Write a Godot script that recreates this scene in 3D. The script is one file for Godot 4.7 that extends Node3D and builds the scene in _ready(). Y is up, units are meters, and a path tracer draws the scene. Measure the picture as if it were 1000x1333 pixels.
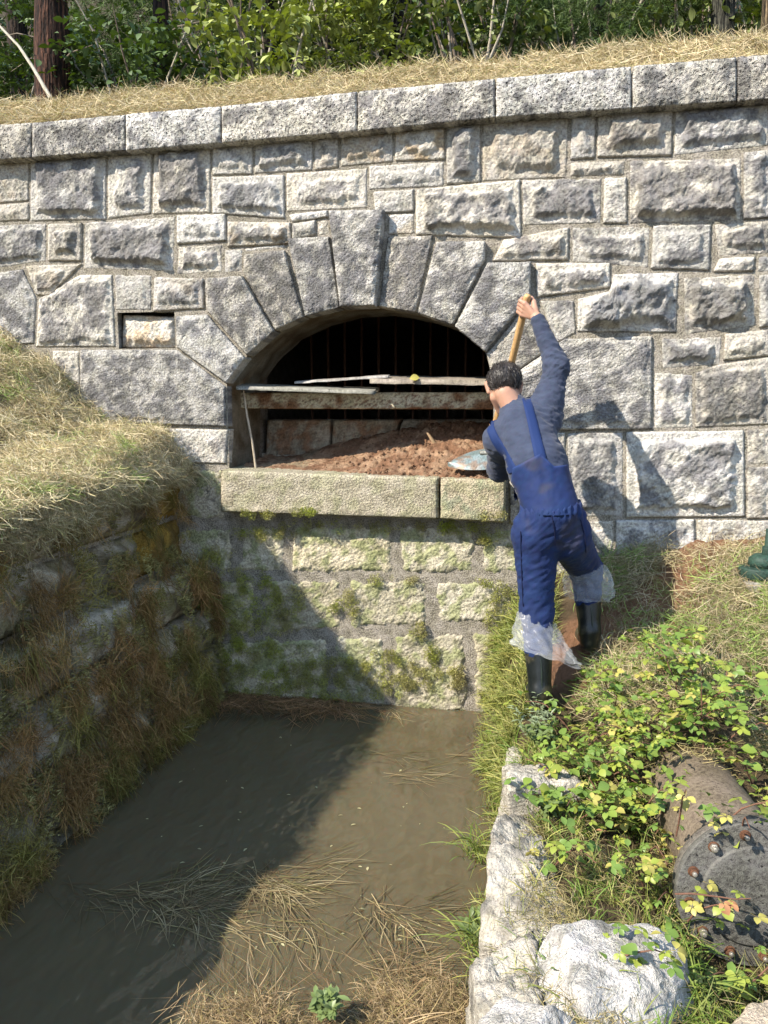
extends Node3D
# A man clears a culvert mouth in a stone headwall. World: the wall face is z = 0, x runs right along it, y up, water surface y = 0.

const CAM := Vector3(0.0, 1.84, 4.5)
const PX := 1026.0                      # focal length in pixels of the 1000 x 1333 photograph
var cam_f: Vector3
var cam_r: Vector3
var cam_u: Vector3
var rng := RandomNumberGenerator.new()
var nz := FastNoiseLite.new()           # fractal noise, about 1 unit wide
var nf := FastNoiseLite.new()           # fine noise
var nc := FastNoiseLite.new()           # cells
var M := {}
var used := {}

# ---------------------------------------------------------------- small helpers
func lin(r: float, g: float, b: float, a := 1.0) -> Color:
	var c := Color(r, g, b).linear_to_srgb()
	c.a = a
	return c

func ray(x: float, y: float) -> Vector3:
	return cam_f + cam_r * ((x - 500.0) / PX) - cam_u * ((y - 666.5) / PX)

func at_z(x: float, y: float, z := 0.0) -> Vector3:
	var d := ray(x, y)
	return CAM + d * ((z - CAM.z) / d.z)

func at_y(x: float, y: float, h := 0.0) -> Vector3:
	var d := ray(x, y)
	return CAM + d * ((h - CAM.y) / d.y)

func n3(p: Vector3, s: float) -> float:
	return nz.get_noise_3d(p.x * s, p.y * s, p.z * s)

func sstep(a: float, b: float, x: float) -> float:
	var t := clampf((x - a) / (b - a), 0.0, 1.0)
	return t * t * (3.0 - 2.0 * t)

func table(t: Array, x: float) -> float:      # [x0, y0, x1, y1, ...]
	if x <= t[0]:
		return t[1]
	for i in range(2, t.size(), 2):
		if x <= t[i]:
			return lerpf(t[i - 1], t[i + 1], (x - t[i - 2]) / (t[i] - t[i - 2]))
	return t[t.size() - 1]

func numbered(called: String) -> String:
	var n: int = used.get(called, 0)
	used[called] = n + 1
	return called if n == 0 else "%s_%03d" % [called, n]

func tag(o: Node3D, label: String, category: String, group := "", kind := "") -> Node3D:
	if label: o.set_meta("label", label)
	if category: o.set_meta("category", category)
	if group: o.set_meta("group", group)
	if kind: o.set_meta("kind", kind)
	return o

func thing(called: String, label: String, category: String, where := Vector3.ZERO, group := "") -> Node3D:
	var o := Node3D.new()
	o.name = numbered(called)
	add_child(o)
	o.position = where
	tag(o, label, category, group)
	return o

func part(called: String, mesh: Mesh, mat: Material, parent: Node3D = null, t := Transform3D()) -> MeshInstance3D:
	var o := MeshInstance3D.new()
	o.name = numbered(called) if parent == null else called
	o.mesh = mesh
	o.material_override = mat
	o.transform = t
	if parent == null: add_child(o)
	else: parent.add_child(o, true)
	return o

func structure(called: String, mesh: Mesh, mat: Material) -> MeshInstance3D:
	var o := part(called, mesh, mat)
	o.set_meta("kind", "structure")
	return o

func scatter(called: String, mesh: Mesh, mat: Material, xf: Array, cols: Array, parent: Node3D = null) -> MultiMeshInstance3D:
	var m := MultiMesh.new()
	m.transform_format = MultiMesh.TRANSFORM_3D
	m.use_colors = true
	m.mesh = mesh
	m.instance_count = xf.size()
	for i in xf.size():
		m.set_instance_transform(i, xf[i])
		m.set_instance_color(i, cols[i])
	var o := MultiMeshInstance3D.new()
	o.name = numbered(called) if parent == null else called
	o.multimesh = m
	o.material_override = mat
	if parent == null: add_child(o)
	else: parent.add_child(o, true)
	return o

# ---------------------------------------------------------------- meshes
func finish(v: PackedVector3Array, c: PackedColorArray, idx: PackedInt32Array, uv := PackedVector2Array(), smooth := true) -> ArrayMesh:
	if not smooth:
		var v2 := PackedVector3Array()
		var c2 := PackedColorArray()
		for i in idx:
			v2.append(v[i])
			if c.size(): c2.append(c[i])
		v = v2
		c = c2
		uv = PackedVector2Array()
		idx = PackedInt32Array(range(v.size()))
	var n := PackedVector3Array()
	n.resize(v.size())
	for i in range(0, idx.size(), 3):
		var a := idx[i]
		var b := idx[i + 1]
		var d := idx[i + 2]
		var f := (v[d] - v[a]).cross(v[b] - v[a])
		n[a] += f
		n[b] += f
		n[d] += f
	for i in n.size():
		n[i] = n[i].normalized() if n[i].length_squared() > 1e-20 else Vector3.UP
	var arr := []
	arr.resize(Mesh.ARRAY_MAX)
	arr[Mesh.ARRAY_VERTEX] = v
	arr[Mesh.ARRAY_NORMAL] = n
	if c.size(): arr[Mesh.ARRAY_COLOR] = c
	if uv.size(): arr[Mesh.ARRAY_TEX_UV] = uv
	arr[Mesh.ARRAY_INDEX] = idx
	var m := ArrayMesh.new()
	m.add_surface_from_arrays(Mesh.PRIMITIVE_TRIANGLES, arr)
	return m

func grid_idx(nu: int, nv: int, flip := false) -> PackedInt32Array:   # nu x nv vertices, row by row
	var idx := PackedInt32Array()
	for j in nv - 1:
		for i in nu - 1:
			var a := j * nu + i
			if flip: idx.append_array([a, a + nu, a + 1, a + 1, a + nu, a + nu + 1])
			else: idx.append_array([a, a + 1, a + nu, a + 1, a + nu + 1, a + nu])
	return idx

func field(x0: float, x1: float, z0: float, z1: float, step: float, h: Callable, col: Callable) -> ArrayMesh:   # a height field
	var nu := int((x1 - x0) / step) + 1
	var nv := int((z1 - z0) / step) + 1
	var v := PackedVector3Array()
	var c := PackedColorArray()
	for j in nv:
		for i in nu:
			var x := lerpf(x0, x1, float(i) / (nu - 1))
			var z := lerpf(z0, z1, float(j) / (nv - 1))
			var p := Vector3(x, h.call(x, z), z)
			v.append(p)
			c.append(col.call(p))
	return finish(v, c, grid_idx(nu, nv))

func along(poly: Array, t: float) -> Vector2:     # a point at fraction t of a polyline's length
	if poly.size() == 2:
		return poly[0].lerp(poly[1], t)
	var total := 0.0
	for i in poly.size() - 1: total += poly[i].distance_to(poly[i + 1])
	var s := t * total
	for i in poly.size() - 1:
		var l: float = poly[i].distance_to(poly[i + 1])
		if s <= l or i == poly.size() - 2:
			return poly[i].lerp(poly[i + 1], clampf(s / l, 0.0, 1.0))
		s -= l
	return poly[-1]

# A rock-faced stone: a patch between four edge lines, with a drafted margin, a boss that stands proud and rounded arrises.
# o: base (z of the margin), boss (how proud), margin, slope, rough, gap, back, tone (0 pale .. 1 grey), pale, dark
func stone_mesh(top: Array, right: Array, bottom: Array, left: Array, sd: int, o: Dictionary) -> ArrayMesh:
	var w: float = (top[0].distance_to(top[-1]) + bottom[0].distance_to(bottom[-1])) * 0.5
	var h: float = (left[0].distance_to(left[-1]) + right[0].distance_to(right[-1])) * 0.5
	var step: float = o.get("step", 0.009)
	var nu := clampi(int(w / step), 8, 70)
	var nv := clampi(int(h / step), 8, 60)
	var gap: float = o.get("gap", 0.0019)
	var base: float = o.get("base", 0.0)
	var boss: float = o.get("boss", 0.03)
	var margin: float = minf(o.get("margin", 0.03), minf(w, h) * 0.19)
	var slope: float = o.get("slope", 0.025)
	var rough: float = o.get("rough", 0.006)
	var back: float = o.get("back", -0.1)
	var tone: float = o.get("tone", 0.5)
	var pale: Color = o.get("pale", Color(0.61, 0.595, 0.535))
	var dark: Color = o.get("dark", Color(0.25, 0.247, 0.24))
	var warm: Color = o.get("warm", Color(0.5, 0.38, 0.22))
	var warmth: float = o.get("warmth", 0.0)
	var gu := minf(gap / w, 0.1)
	var gv := minf(gap / h, 0.1)
	var off := Vector3(sd * 3.71, sd * 1.93, sd * 0.57)
	var c00: Vector2 = top[0]
	var c10: Vector2 = top[-1]
	var c01: Vector2 = bottom[0]
	var c11: Vector2 = bottom[-1]
	var v := PackedVector3Array()
	var c := PackedColorArray()
	var lum := 1.0 + 0.14 * sin(sd * 5.3)
	var hue := Vector3(1.0 + 0.018 * sin(sd * 1.9), 1.0, 1.0 - 0.035 * sin(sd * 1.9)) * lum
	var tilt := Vector2(sin(sd * 2.3), cos(sd * 1.7)) * boss * 0.3
	for j in nv + 2:
		var vv := lerpf(gv, 1.0 - gv, clampf((j - 1.0) / (nv - 1.0), 0.0, 1.0))
		var L := along(left, vv)
		var R := along(right, vv)
		for i in nu + 2:
			var uu := lerpf(gu, 1.0 - gu, clampf((i - 1.0) / (nu - 1.0), 0.0, 1.0))
			var T := along(top, uu)
			var B := along(bottom, uu)
			var s := T.lerp(B, vv) + L.lerp(R, uu) - c00.lerp(c10, uu).lerp(c01.lerp(c11, uu), vv)
			var q := Vector3(s.x, s.y, 0) + off
			var du := minf(uu - gu, 1.0 - gu - uu) * w
			var dv := minf(vv - gv, 1.0 - gv - vv) * h
			var d := minf(du, dv)
			var low := n3(q, 5.0)
			var mid := n3(q, 19.0)
			var fine := nf.get_noise_3d(q.x * 60.0, q.y * 60.0, q.z)
			var lift := sstep(margin, margin + slope, d + 0.022 * n3(q, 9.0) + 0.008 * mid)
			var crack := 1.0 - sstep(0.0, 0.07, absf(n3(q + Vector3(9, 3, 5), 5.5) + 0.25 * mid))
			var z := base + boss * lift * (0.9 + 0.55 * low + 0.1 * mid - 0.15 * crack + tilt.dot(Vector2(uu - 0.5, vv - 0.5)) * 26.0)
			z += rough * (mid * 0.7 + fine * 0.9) * (0.6 + 0.5 * lift)
			z -= 0.005 * (1.0 - sstep(0.0, 0.009, d))
			s += Vector2(fine, mid) * 0.0035 * (1.0 - sstep(0.0, 0.02, d))
			if i == 0 or j == 0 or i == nu + 1 or j == nv + 1: z = back
			v.append(Vector3(s.x, s.y, z))
			var k := tone + 0.46 * (lift - 0.6) * minf(1.0, boss / 0.03) + 0.75 * n3(q + Vector3(31, 7, 2), 6.5) + 0.33 * mid + 0.24 * fine
			var col := pale.lerp(dark, sstep(0.3, 0.68, k))
			col = Color(col.r * hue.x, col.g * hue.y, col.b * hue.z)
			if warmth > 0.0: col = col.lerp(warm, warmth * sstep(-0.1, 0.3, n3(q + Vector3(4, 44, 8), 8.0) + 0.3 * mid))
			c.append(col)
	return finish(v, c, grid_idx(nu + 2, nv + 2))

# An angular rock: the part of space inside a set of planes, roughened.
func rock_mesh(size: Vector3, sd: int, cuts := 10, rough := 0.05, tone := 0.3, res := 22, blocky := 0.0, pale := Color(0.55, 0.53, 0.47), dark := Color(0.24, 0.235, 0.22)) -> ArrayMesh:
	var r := RandomNumberGenerator.new()
	r.seed = sd
	var planes := []
	for a in [Vector3.RIGHT, Vector3.LEFT, Vector3.UP, Vector3.DOWN, Vector3.FORWARD, Vector3.BACK]:
		planes.append([(a + Vector3(r.randf_range(-1, 1), r.randf_range(-1, 1), r.randf_range(-1, 1)) * (0.3 - 0.2 * blocky)).normalized(), r.randf_range(0.82, 1.0)])
	for i in cuts:
		planes.append([Vector3(r.randf_range(-1, 1), r.randf_range(-1, 1), r.randf_range(-1, 1)).normalized(), r.randf_range(0.85, 1.1) + 0.25 * blocky])
	var v := PackedVector3Array()
	var c := PackedColorArray()
	var idx := PackedInt32Array()
	var off := Vector3(sd * 1.37, sd * 0.61, 4.0)
	for f in 6:
		var ax: Vector3 = [Vector3.RIGHT, Vector3.LEFT, Vector3.UP, Vector3.DOWN, Vector3.BACK, Vector3.FORWARD][f]
		var b: Vector3 = [Vector3.UP, Vector3.UP, Vector3.BACK, Vector3.BACK, Vector3.UP, Vector3.UP][f]
		var a := b.cross(ax)
		var start := v.size()
		for j in res + 1:
			for i in res + 1:
				var d := (ax + a * tan((2.0 * i / res - 1.0) * PI / 4) + b * tan((2.0 * j / res - 1.0) * PI / 4)).normalized()
				var s := 0.0
				for p in planes:
					var k: float = maxf(d.dot(p[0]), 0.0) / p[1]
					s += pow(k, 28.0)
				var rad := 1.0 / pow(s, 1.0 / 28.0)
				var q := d * rad * size * 0.5
				var m := n3(q + off, 12.0)
				rad *= 1.0 + rough * (n3(q + off, 5.0) * 1.3 + m * 0.8 + nf.get_noise_3d((q.x + off.x) * 45.0, q.y * 45.0, q.z * 45.0) * 0.35)
				v.append(d * rad * size * 0.5)
				c.append(pale.lerp(dark, sstep(0.2, 0.8, tone + 0.8 * n3(q + off * 2.0, 8.0) + 0.45 * m)))
		for t in grid_idx(res + 1, res + 1, true): idx.append(start + t)
	return finish(v, c, idx)

func box_mesh(size: Vector3, bevel := 0.004, col := Color.WHITE) -> ArrayMesh:     # a box with chamfered edges, centred
	var v := PackedVector3Array()
	var c := PackedColorArray()
	var idx := PackedInt32Array()
	var h := size * 0.5
	for f in 6:
		var ax: Vector3 = [Vector3.RIGHT, Vector3.LEFT, Vector3.UP, Vector3.DOWN, Vector3.BACK, Vector3.FORWARD][f]
		var b: Vector3 = [Vector3.UP, Vector3.UP, Vector3.BACK, Vector3.BACK, Vector3.UP, Vector3.UP][f]
		var a := b.cross(ax)
		var start := v.size()
		for j in 4:
			for i in 4:
				var s: float = [-1.0, -1.0, 1.0, 1.0][i]
				var t: float = [-1.0, -1.0, 1.0, 1.0][j]
				var p := ax * h + a * h * s + b * h * t
				if i == 1 or i == 2: p -= a * s * bevel
				if j == 1 or j == 2: p -= b * t * bevel
				if i == 0 or i == 3: p -= a * s * bevel * 0.3
				if j == 0 or j == 3: p -= b * t * bevel * 0.3
				if i == 0 or i == 3 or j == 0 or j == 3: p -= ax * bevel * 0.3
				v.append(p)
				c.append(col)
		for t in grid_idx(4, 4, true): idx.append(start + t)
	return finish(v, c, idx)

func tube_mesh(pts: Array, radii: Array, sides := 8, col := Color.WHITE, bumpy := 0.0) -> ArrayMesh:      # a swept round bar with closed ends
	var v := PackedVector3Array()
	var c := PackedColorArray()
	var uv := PackedVector2Array()
	var n := pts.size()
	var run := 0.0
	for k in n:
		var d: Vector3 = (pts[mini(k + 1, n - 1)] - pts[maxi(k - 1, 0)]).normalized()
		var a := d.cross(Vector3(0.31, 0.2, 0.93)).normalized()
		var b := d.cross(a)
		if k: run += pts[k].distance_to(pts[k - 1])
		for i in sides + 1:
			var t := TAU * i / sides
			var o := (a * cos(t) + b * sin(t))
			var r: float = radii[k] * (1.0 + bumpy * n3(pts[k] + o * 0.05, 14.0))
			v.append(pts[k] + o * r)
			c.append(col)
			uv.append(Vector2(float(i) / sides, run))
	var idx := grid_idx(sides + 1, n, true)
	for e in 2:
		var k := 0 if e == 0 else n - 1
		var mid := v.size()
		v.append(pts[k])
		c.append(col)
		uv.append(Vector2(0, run * e))
		for i in sides:
			var p := k * (sides + 1) + i
			if e == 0: idx.append_array([mid, p, p + 1])
			else: idx.append_array([mid, p + 1, p])
	return finish(v, c, idx, uv)

# A few thin strips in one mesh: straw, grass blades, hanging roots. how(r) gives [start, direction, curve, length, width, colour].
func strips(count: int, sd: int, segs: int, how: Callable) -> ArrayMesh:
	var r := RandomNumberGenerator.new()
	r.seed = sd
	var v := PackedVector3Array()
	var c := PackedColorArray()
	var n := PackedVector3Array()
	var idx := PackedInt32Array()
	for k in count:
		var s: Array = how.call(r)
		var p: Vector3 = s[0]
		var d: Vector3 = s[1].normalized()
		var side := d.cross(Vector3(r.randf_range(-1, 1), r.randf_range(-1, 1), r.randf_range(-1, 1))).normalized()
		var turned := false
		if s.size() > 6: side = d.cross(s[6]).normalized()
		var st := v.size()
		for i in segs + 1:
			var t := float(i) / segs
			var w: float = s[4] * 0.5 * (1.0 if i < segs else 0.25)
			var nn := side.cross(d).normalized()
			if i == 0: turned = nn.y < 0
			if turned: nn = -nn
			v.append(p - side * w)
			v.append(p + side * w)
			n.append(nn)
			n.append(nn)
			c.append(s[5])
			c.append(s[5])
			p += d * (s[3] / segs)
			d = (d + s[2] / segs).normalized()
		for i in segs:
			var a := st + i * 2
			if turned: idx.append_array([a, a + 1, a + 2, a + 1, a + 3, a + 2])
			else: idx.append_array([a, a + 2, a + 1, a + 1, a + 2, a + 3])
	var arr := []
	arr.resize(Mesh.ARRAY_MAX)
	arr[Mesh.ARRAY_VERTEX] = v
	arr[Mesh.ARRAY_NORMAL] = n
	arr[Mesh.ARRAY_COLOR] = c
	arr[Mesh.ARRAY_INDEX] = idx
	var m := ArrayMesh.new()
	m.add_surface_from_arrays(Mesh.PRIMITIVE_TRIANGLES, arr)
	return m

func rv(r: RandomNumberGenerator, s := 1.0) -> Vector3:
	return Vector3(r.randf_range(-s, s), r.randf_range(-s, s), r.randf_range(-s, s))

func pick(r: RandomNumberGenerator, a: Array) -> Variant:
	return a[r.randi() % a.size()]

# One leaf: pointed oval with a folded midrib, base at the origin, tip along +x, face up.
func leaf_into(st: Array, base: Vector3, d: Vector3, up: Vector3, l: float, w: float, col: Color, droop := 0.25) -> void:
	var side := d.cross(up).normalized()
	var n := side.cross(d).normalized()
	var prof := [0.0, 0.62, 0.98, 0.78, 0.0]
	var b: int = st[0].size()
	for i in 5:
		var t := i / 4.0
		var p := base + d * (l * t) - n * (droop * l * t * t)
		st[0].append(p)
		st[0].append(p - side * (w * 0.5 * prof[i]) + n * (w * 0.13 * prof[i]))
		st[0].append(p + side * (w * 0.5 * prof[i]) + n * (w * 0.13 * prof[i]))
		for k in 3: st[1].append(col)
	for i in 4:
		var a := b + i * 3
		st[2].append_array([a, a + 3, a + 1, a + 1, a + 3, a + 4, a, a + 2, a + 3, a + 2, a + 5, a + 3])

func leaf_mesh(leaflets: int, l: float, w: float, sd: int, stalk := 0.0) -> ArrayMesh:
	var r := RandomNumberGenerator.new()
	r.seed = sd
	var st := [PackedVector3Array(), PackedColorArray(), PackedInt32Array()]
	for k in leaflets:
		var a := (k - (leaflets - 1) * 0.5) * 1.15
		var d := Vector3(cos(a), r.randf_range(-0.15, 0.2), sin(a)).normalized()
		var s := l * (1.0 if absf(a) < 0.1 else 0.78)
		leaf_into(st, Vector3(stalk, 0, 0) + d * 0.004, d, Vector3(r.randf_range(-0.2, 0.2), 1, r.randf_range(-0.2, 0.2)), s, s * w / l, Color(1, 1, 1) * r.randf_range(0.85, 1.1), r.randf_range(0.05, 0.4))
	if stalk > 0.0:
		var b: int = st[0].size()
		st[0].append_array([Vector3(0, 0, -0.0012), Vector3(0, 0, 0.0012), Vector3(stalk, 0, -0.0008), Vector3(stalk, 0, 0.0008)])
		for k in 4: st[1].append(Color(0.7, 0.6, 0.6))
		st[2].append_array([b, b + 2, b + 1, b + 1, b + 2, b + 3])
	return finish(st[0], st[1], st[2])

# ---------------------------------------------------------------- bodies: smooth union of tapered capsules, meshed as surface nets
func cap(p: Vector3, a: Vector3, b: Vector3, ra: float, rb: float) -> float:
	var ab := b - a
	var l := ab.length_squared()
	var t := 0.0 if l < 1e-9 else clampf((p - a).dot(ab) / l, 0.0, 1.0)
	return p.distance_to(a + ab * t) - lerpf(ra, rb, t)

func smin(a: float, b: float, k: float) -> float:
	var h := maxf(k - absf(a - b), 0.0) / k
	return minf(a, b) - h * h * k * 0.25

func sdf(p: Vector3, bones: Array, k: float) -> float:
	var d := 1.0
	for b in bones: d = smin(d, cap(p, b[0], b[1], b[2], b[3]), k)
	return d

func nets(out: Array, bones: Array, cell: float, k: float, cut = null, col = null) -> void:     # out = [verts, colours, indices]
	var lo := Vector3(99, 99, 99)
	var hi := -lo
	for b in bones:
		for e in 2:
			var r: Vector3 = Vector3.ONE * (b[2 + e] + k + cell * 2.0)
			lo = lo.min(b[e] - r)
			hi = hi.max(b[e] + r)
	var nx := int((hi.x - lo.x) / cell) + 2
	var ny := int((hi.y - lo.y) / cell) + 2
	var nzz := int((hi.z - lo.z) / cell) + 2
	var f := PackedFloat32Array()
	f.resize(nx * ny * nzz)
	f.fill(1.0)
	for b in bones:
		var m: float = maxf(b[2], b[3]) + k + cell
		var b0: Vector3 = (b[0].min(b[1]) - Vector3.ONE * m - lo) / cell
		var b1: Vector3 = (b[0].max(b[1]) + Vector3.ONE * m - lo) / cell
		var ab: Vector3 = b[1] - b[0]
		var l := maxf(ab.length_squared(), 1e-9)
		for z in range(maxi(0, int(b0.z)), mini(nzz, int(b1.z) + 2)):
			for y in range(maxi(0, int(b0.y)), mini(ny, int(b1.y) + 2)):
				var row := (z * ny + y) * nx
				for x in range(maxi(0, int(b0.x)), mini(nx, int(b1.x) + 2)):
					var p := lo + Vector3(x, y, z) * cell
					var t := clampf((p - b[0]).dot(ab) / l, 0.0, 1.0)
					var d: float = p.distance_to(b[0] + ab * t) - lerpf(b[2], b[3], t)
					var o := f[row + x]
					var h := maxf(k - absf(o - d), 0.0) / k
					f[row + x] = minf(o, d) - h * h * k * 0.25
	if cut != null:
		for z in nzz:
			for y in ny:
				for x in nx:
					var at := (z * ny + y) * nx + x
					if f[at] < cell * 3.0: f[at] = maxf(f[at], cut.call(lo + Vector3(x, y, z) * cell))
	var id := {}
	var corner := [0, 1, nx, nx + 1, nx * ny, nx * ny + 1, nx * ny + nx, nx * ny + nx + 1]
	var cpos := [Vector3(0, 0, 0), Vector3(1, 0, 0), Vector3(0, 1, 0), Vector3(1, 1, 0), Vector3(0, 0, 1), Vector3(1, 0, 1), Vector3(0, 1, 1), Vector3(1, 1, 1)]
	var edges := [[0, 1], [2, 3], [4, 5], [6, 7], [0, 2], [1, 3], [4, 6], [5, 7], [0, 4], [1, 5], [2, 6], [3, 7]]
	var near := cell * 2.0
	for z in nzz - 1:
		for y in ny - 1:
			for x in nx - 1:
				var at := (z * ny + y) * nx + x
				if absf(f[at]) > near: continue
				var s := 0
				for q in 8:
					if f[at + corner[q]] < 0.0: s += 1
				if s == 0 or s == 8: continue
				var sum := Vector3.ZERO
				var n := 0
				for e in edges:
					var a := f[at + corner[e[0]]]
					var b := f[at + corner[e[1]]]
					if (a < 0.0) != (b < 0.0):
						sum += cpos[e[0]].lerp(cpos[e[1]], a / (a - b))
						n += 1
				var p := lo + (Vector3(x, y, z) + sum / n) * cell
				id[at] = out[0].size()
				out[0].append(p)
				out[1].append(col.call(p) if col != null else Color.WHITE)
	var offs := [1, nx, nx * ny]
	for at in id:
		for ax in 3:
			var a := f[at]
			var b := f[at + offs[ax]]
			if (a < 0.0) == (b < 0.0): continue
			var o1: int = offs[(ax + 1) % 3]
			var o2: int = offs[(ax + 2) % 3]
			if not (id.has(at - o1) and id.has(at - o2) and id.has(at - o1 - o2)): continue
			var q := [id[at], id[at - o1], id[at - o1 - o2], id[at - o2]]
			if a < 0.0: out[2].append_array([q[0], q[2], q[1], q[0], q[3], q[2]])
			else: out[2].append_array([q[0], q[1], q[2], q[0], q[2], q[3]])

func wrinkle(out: Array, how: Callable) -> void:     # moves the vertices along their normals
	var n := PackedVector3Array()
	n.resize(out[0].size())
	var idx: PackedInt32Array = out[2]
	var v: PackedVector3Array = out[0]
	for i in range(0, idx.size(), 3):
		var f := (v[idx[i + 2]] - v[idx[i]]).cross(v[idx[i + 1]] - v[idx[i]])
		n[idx[i]] += f
		n[idx[i + 1]] += f
		n[idx[i + 2]] += f
	for i in v.size():
		v[i] += n[i].normalized() * how.call(v[i])
	out[0] = v

func fresh() -> Array:
	return [PackedVector3Array(), PackedColorArray(), PackedInt32Array()]

# ---------------------------------------------------------------- textures and materials
func noise_bytes(sd: int, freq: float, octaves: int, size: int, kind := FastNoiseLite.TYPE_SIMPLEX_SMOOTH) -> PackedByteArray:
	var f := FastNoiseLite.new()
	f.seed = sd
	f.noise_type = kind
	f.frequency = freq
	f.fractal_type = FastNoiseLite.FRACTAL_FBM if octaves > 1 else FastNoiseLite.FRACTAL_NONE
	f.fractal_octaves = octaves
	if kind == FastNoiseLite.TYPE_CELLULAR: f.cellular_return_type = FastNoiseLite.RETURN_DISTANCE
	var im := f.get_seamless_image(size, size)
	im.convert(Image.FORMAT_L8)
	return im.get_data()

func tex_from(data: PackedByteArray, size: int, fmt := Image.FORMAT_RGB8) -> ImageTexture:
	return ImageTexture.create_from_image(Image.create_from_data(size, size, false, fmt, data))

# Grain for stone: broad mottling, speckle, and pits that hold dark crust; also the matching relief.
func stone_maps(sd: int, size: int, pits: float, contrast: float) -> Array:
	var a := noise_bytes(sd, 0.008, 4, size)
	var b := noise_bytes(sd + 1, 0.05, 3, size)
	var p := noise_bytes(sd + 2, 0.06, 2, size)
	var g := noise_bytes(sd + 3, 0.2, 2, size)
	var colr := PackedByteArray()
	colr.resize(size * size * 3)
	var hgt := PackedByteArray()
	hgt.resize(size * size)
	for i in size * size:
		var m := (a[i] - 128) / 128.0
		var f := (b[i] - 128) / 128.0
		var s := (g[i] - 128) / 128.0
		var pit := clampf(((p[i] / 255.0) - (1.0 - pits)) * 9.0, 0.0, 1.0)
		var t := 0.88 + contrast * (0.2 * m + 0.34 * f + 0.3 * s)
		t *= 1.0 - 0.72 * pit
		t = clampf(t, 0.08, 1.0)
		colr[i * 3] = int(255 * t)
		colr[i * 3 + 1] = int(255 * clampf(t * (0.985 + 0.02 * f), 0, 1))
		colr[i * 3 + 2] = int(255 * clampf(t * (0.975 + 0.03 * m), 0, 1))
		hgt[i] = int(255 * clampf(0.62 + 0.2 * m + 0.28 * f + 0.16 * s - 0.5 * pit, 0, 1))
	return [tex_from(colr, size), tex_from(hgt, size, Image.FORMAT_L8)]

func mat(color: Color, rough := 0.85, opt := {}) -> StandardMaterial3D:
	var m := StandardMaterial3D.new()
	m.albedo_color = color
	m.roughness = rough
	m.cull_mode = BaseMaterial3D.CULL_DISABLED
	m.metallic_specular = opt.get("spec", 0.4)
	m.metallic = opt.get("metal", 0.0)
	if opt.has("vc"): m.vertex_color_use_as_albedo = true
	if opt.has("tex"): m.albedo_texture = opt.tex
	if opt.has("scale"):
		m.uv1_triplanar = true
		m.uv1_world_triplanar = opt.get("world", true)
		m.uv1_scale = opt.scale if opt.scale is Vector3 else Vector3.ONE * opt.scale
	elif opt.has("uv"): m.uv1_scale = opt.uv
	if opt.has("bump"):
		m.heightmap_enabled = true
		m.heightmap_texture = opt.bump
		m.heightmap_scale = opt.get("depth", 0.5)
	if opt.has("back"):
		m.backlight_enabled = true
		m.backlight = opt.back
	if opt.has("coat"):
		m.clearcoat_enabled = true
		m.clearcoat = opt.coat
		m.clearcoat_roughness = opt.get("coat_rough", 0.2)
	if opt.has("rim"):
		m.rim_enabled = true
		m.rim = opt.rim
		m.rim_tint = 0.6
	return m

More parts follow.
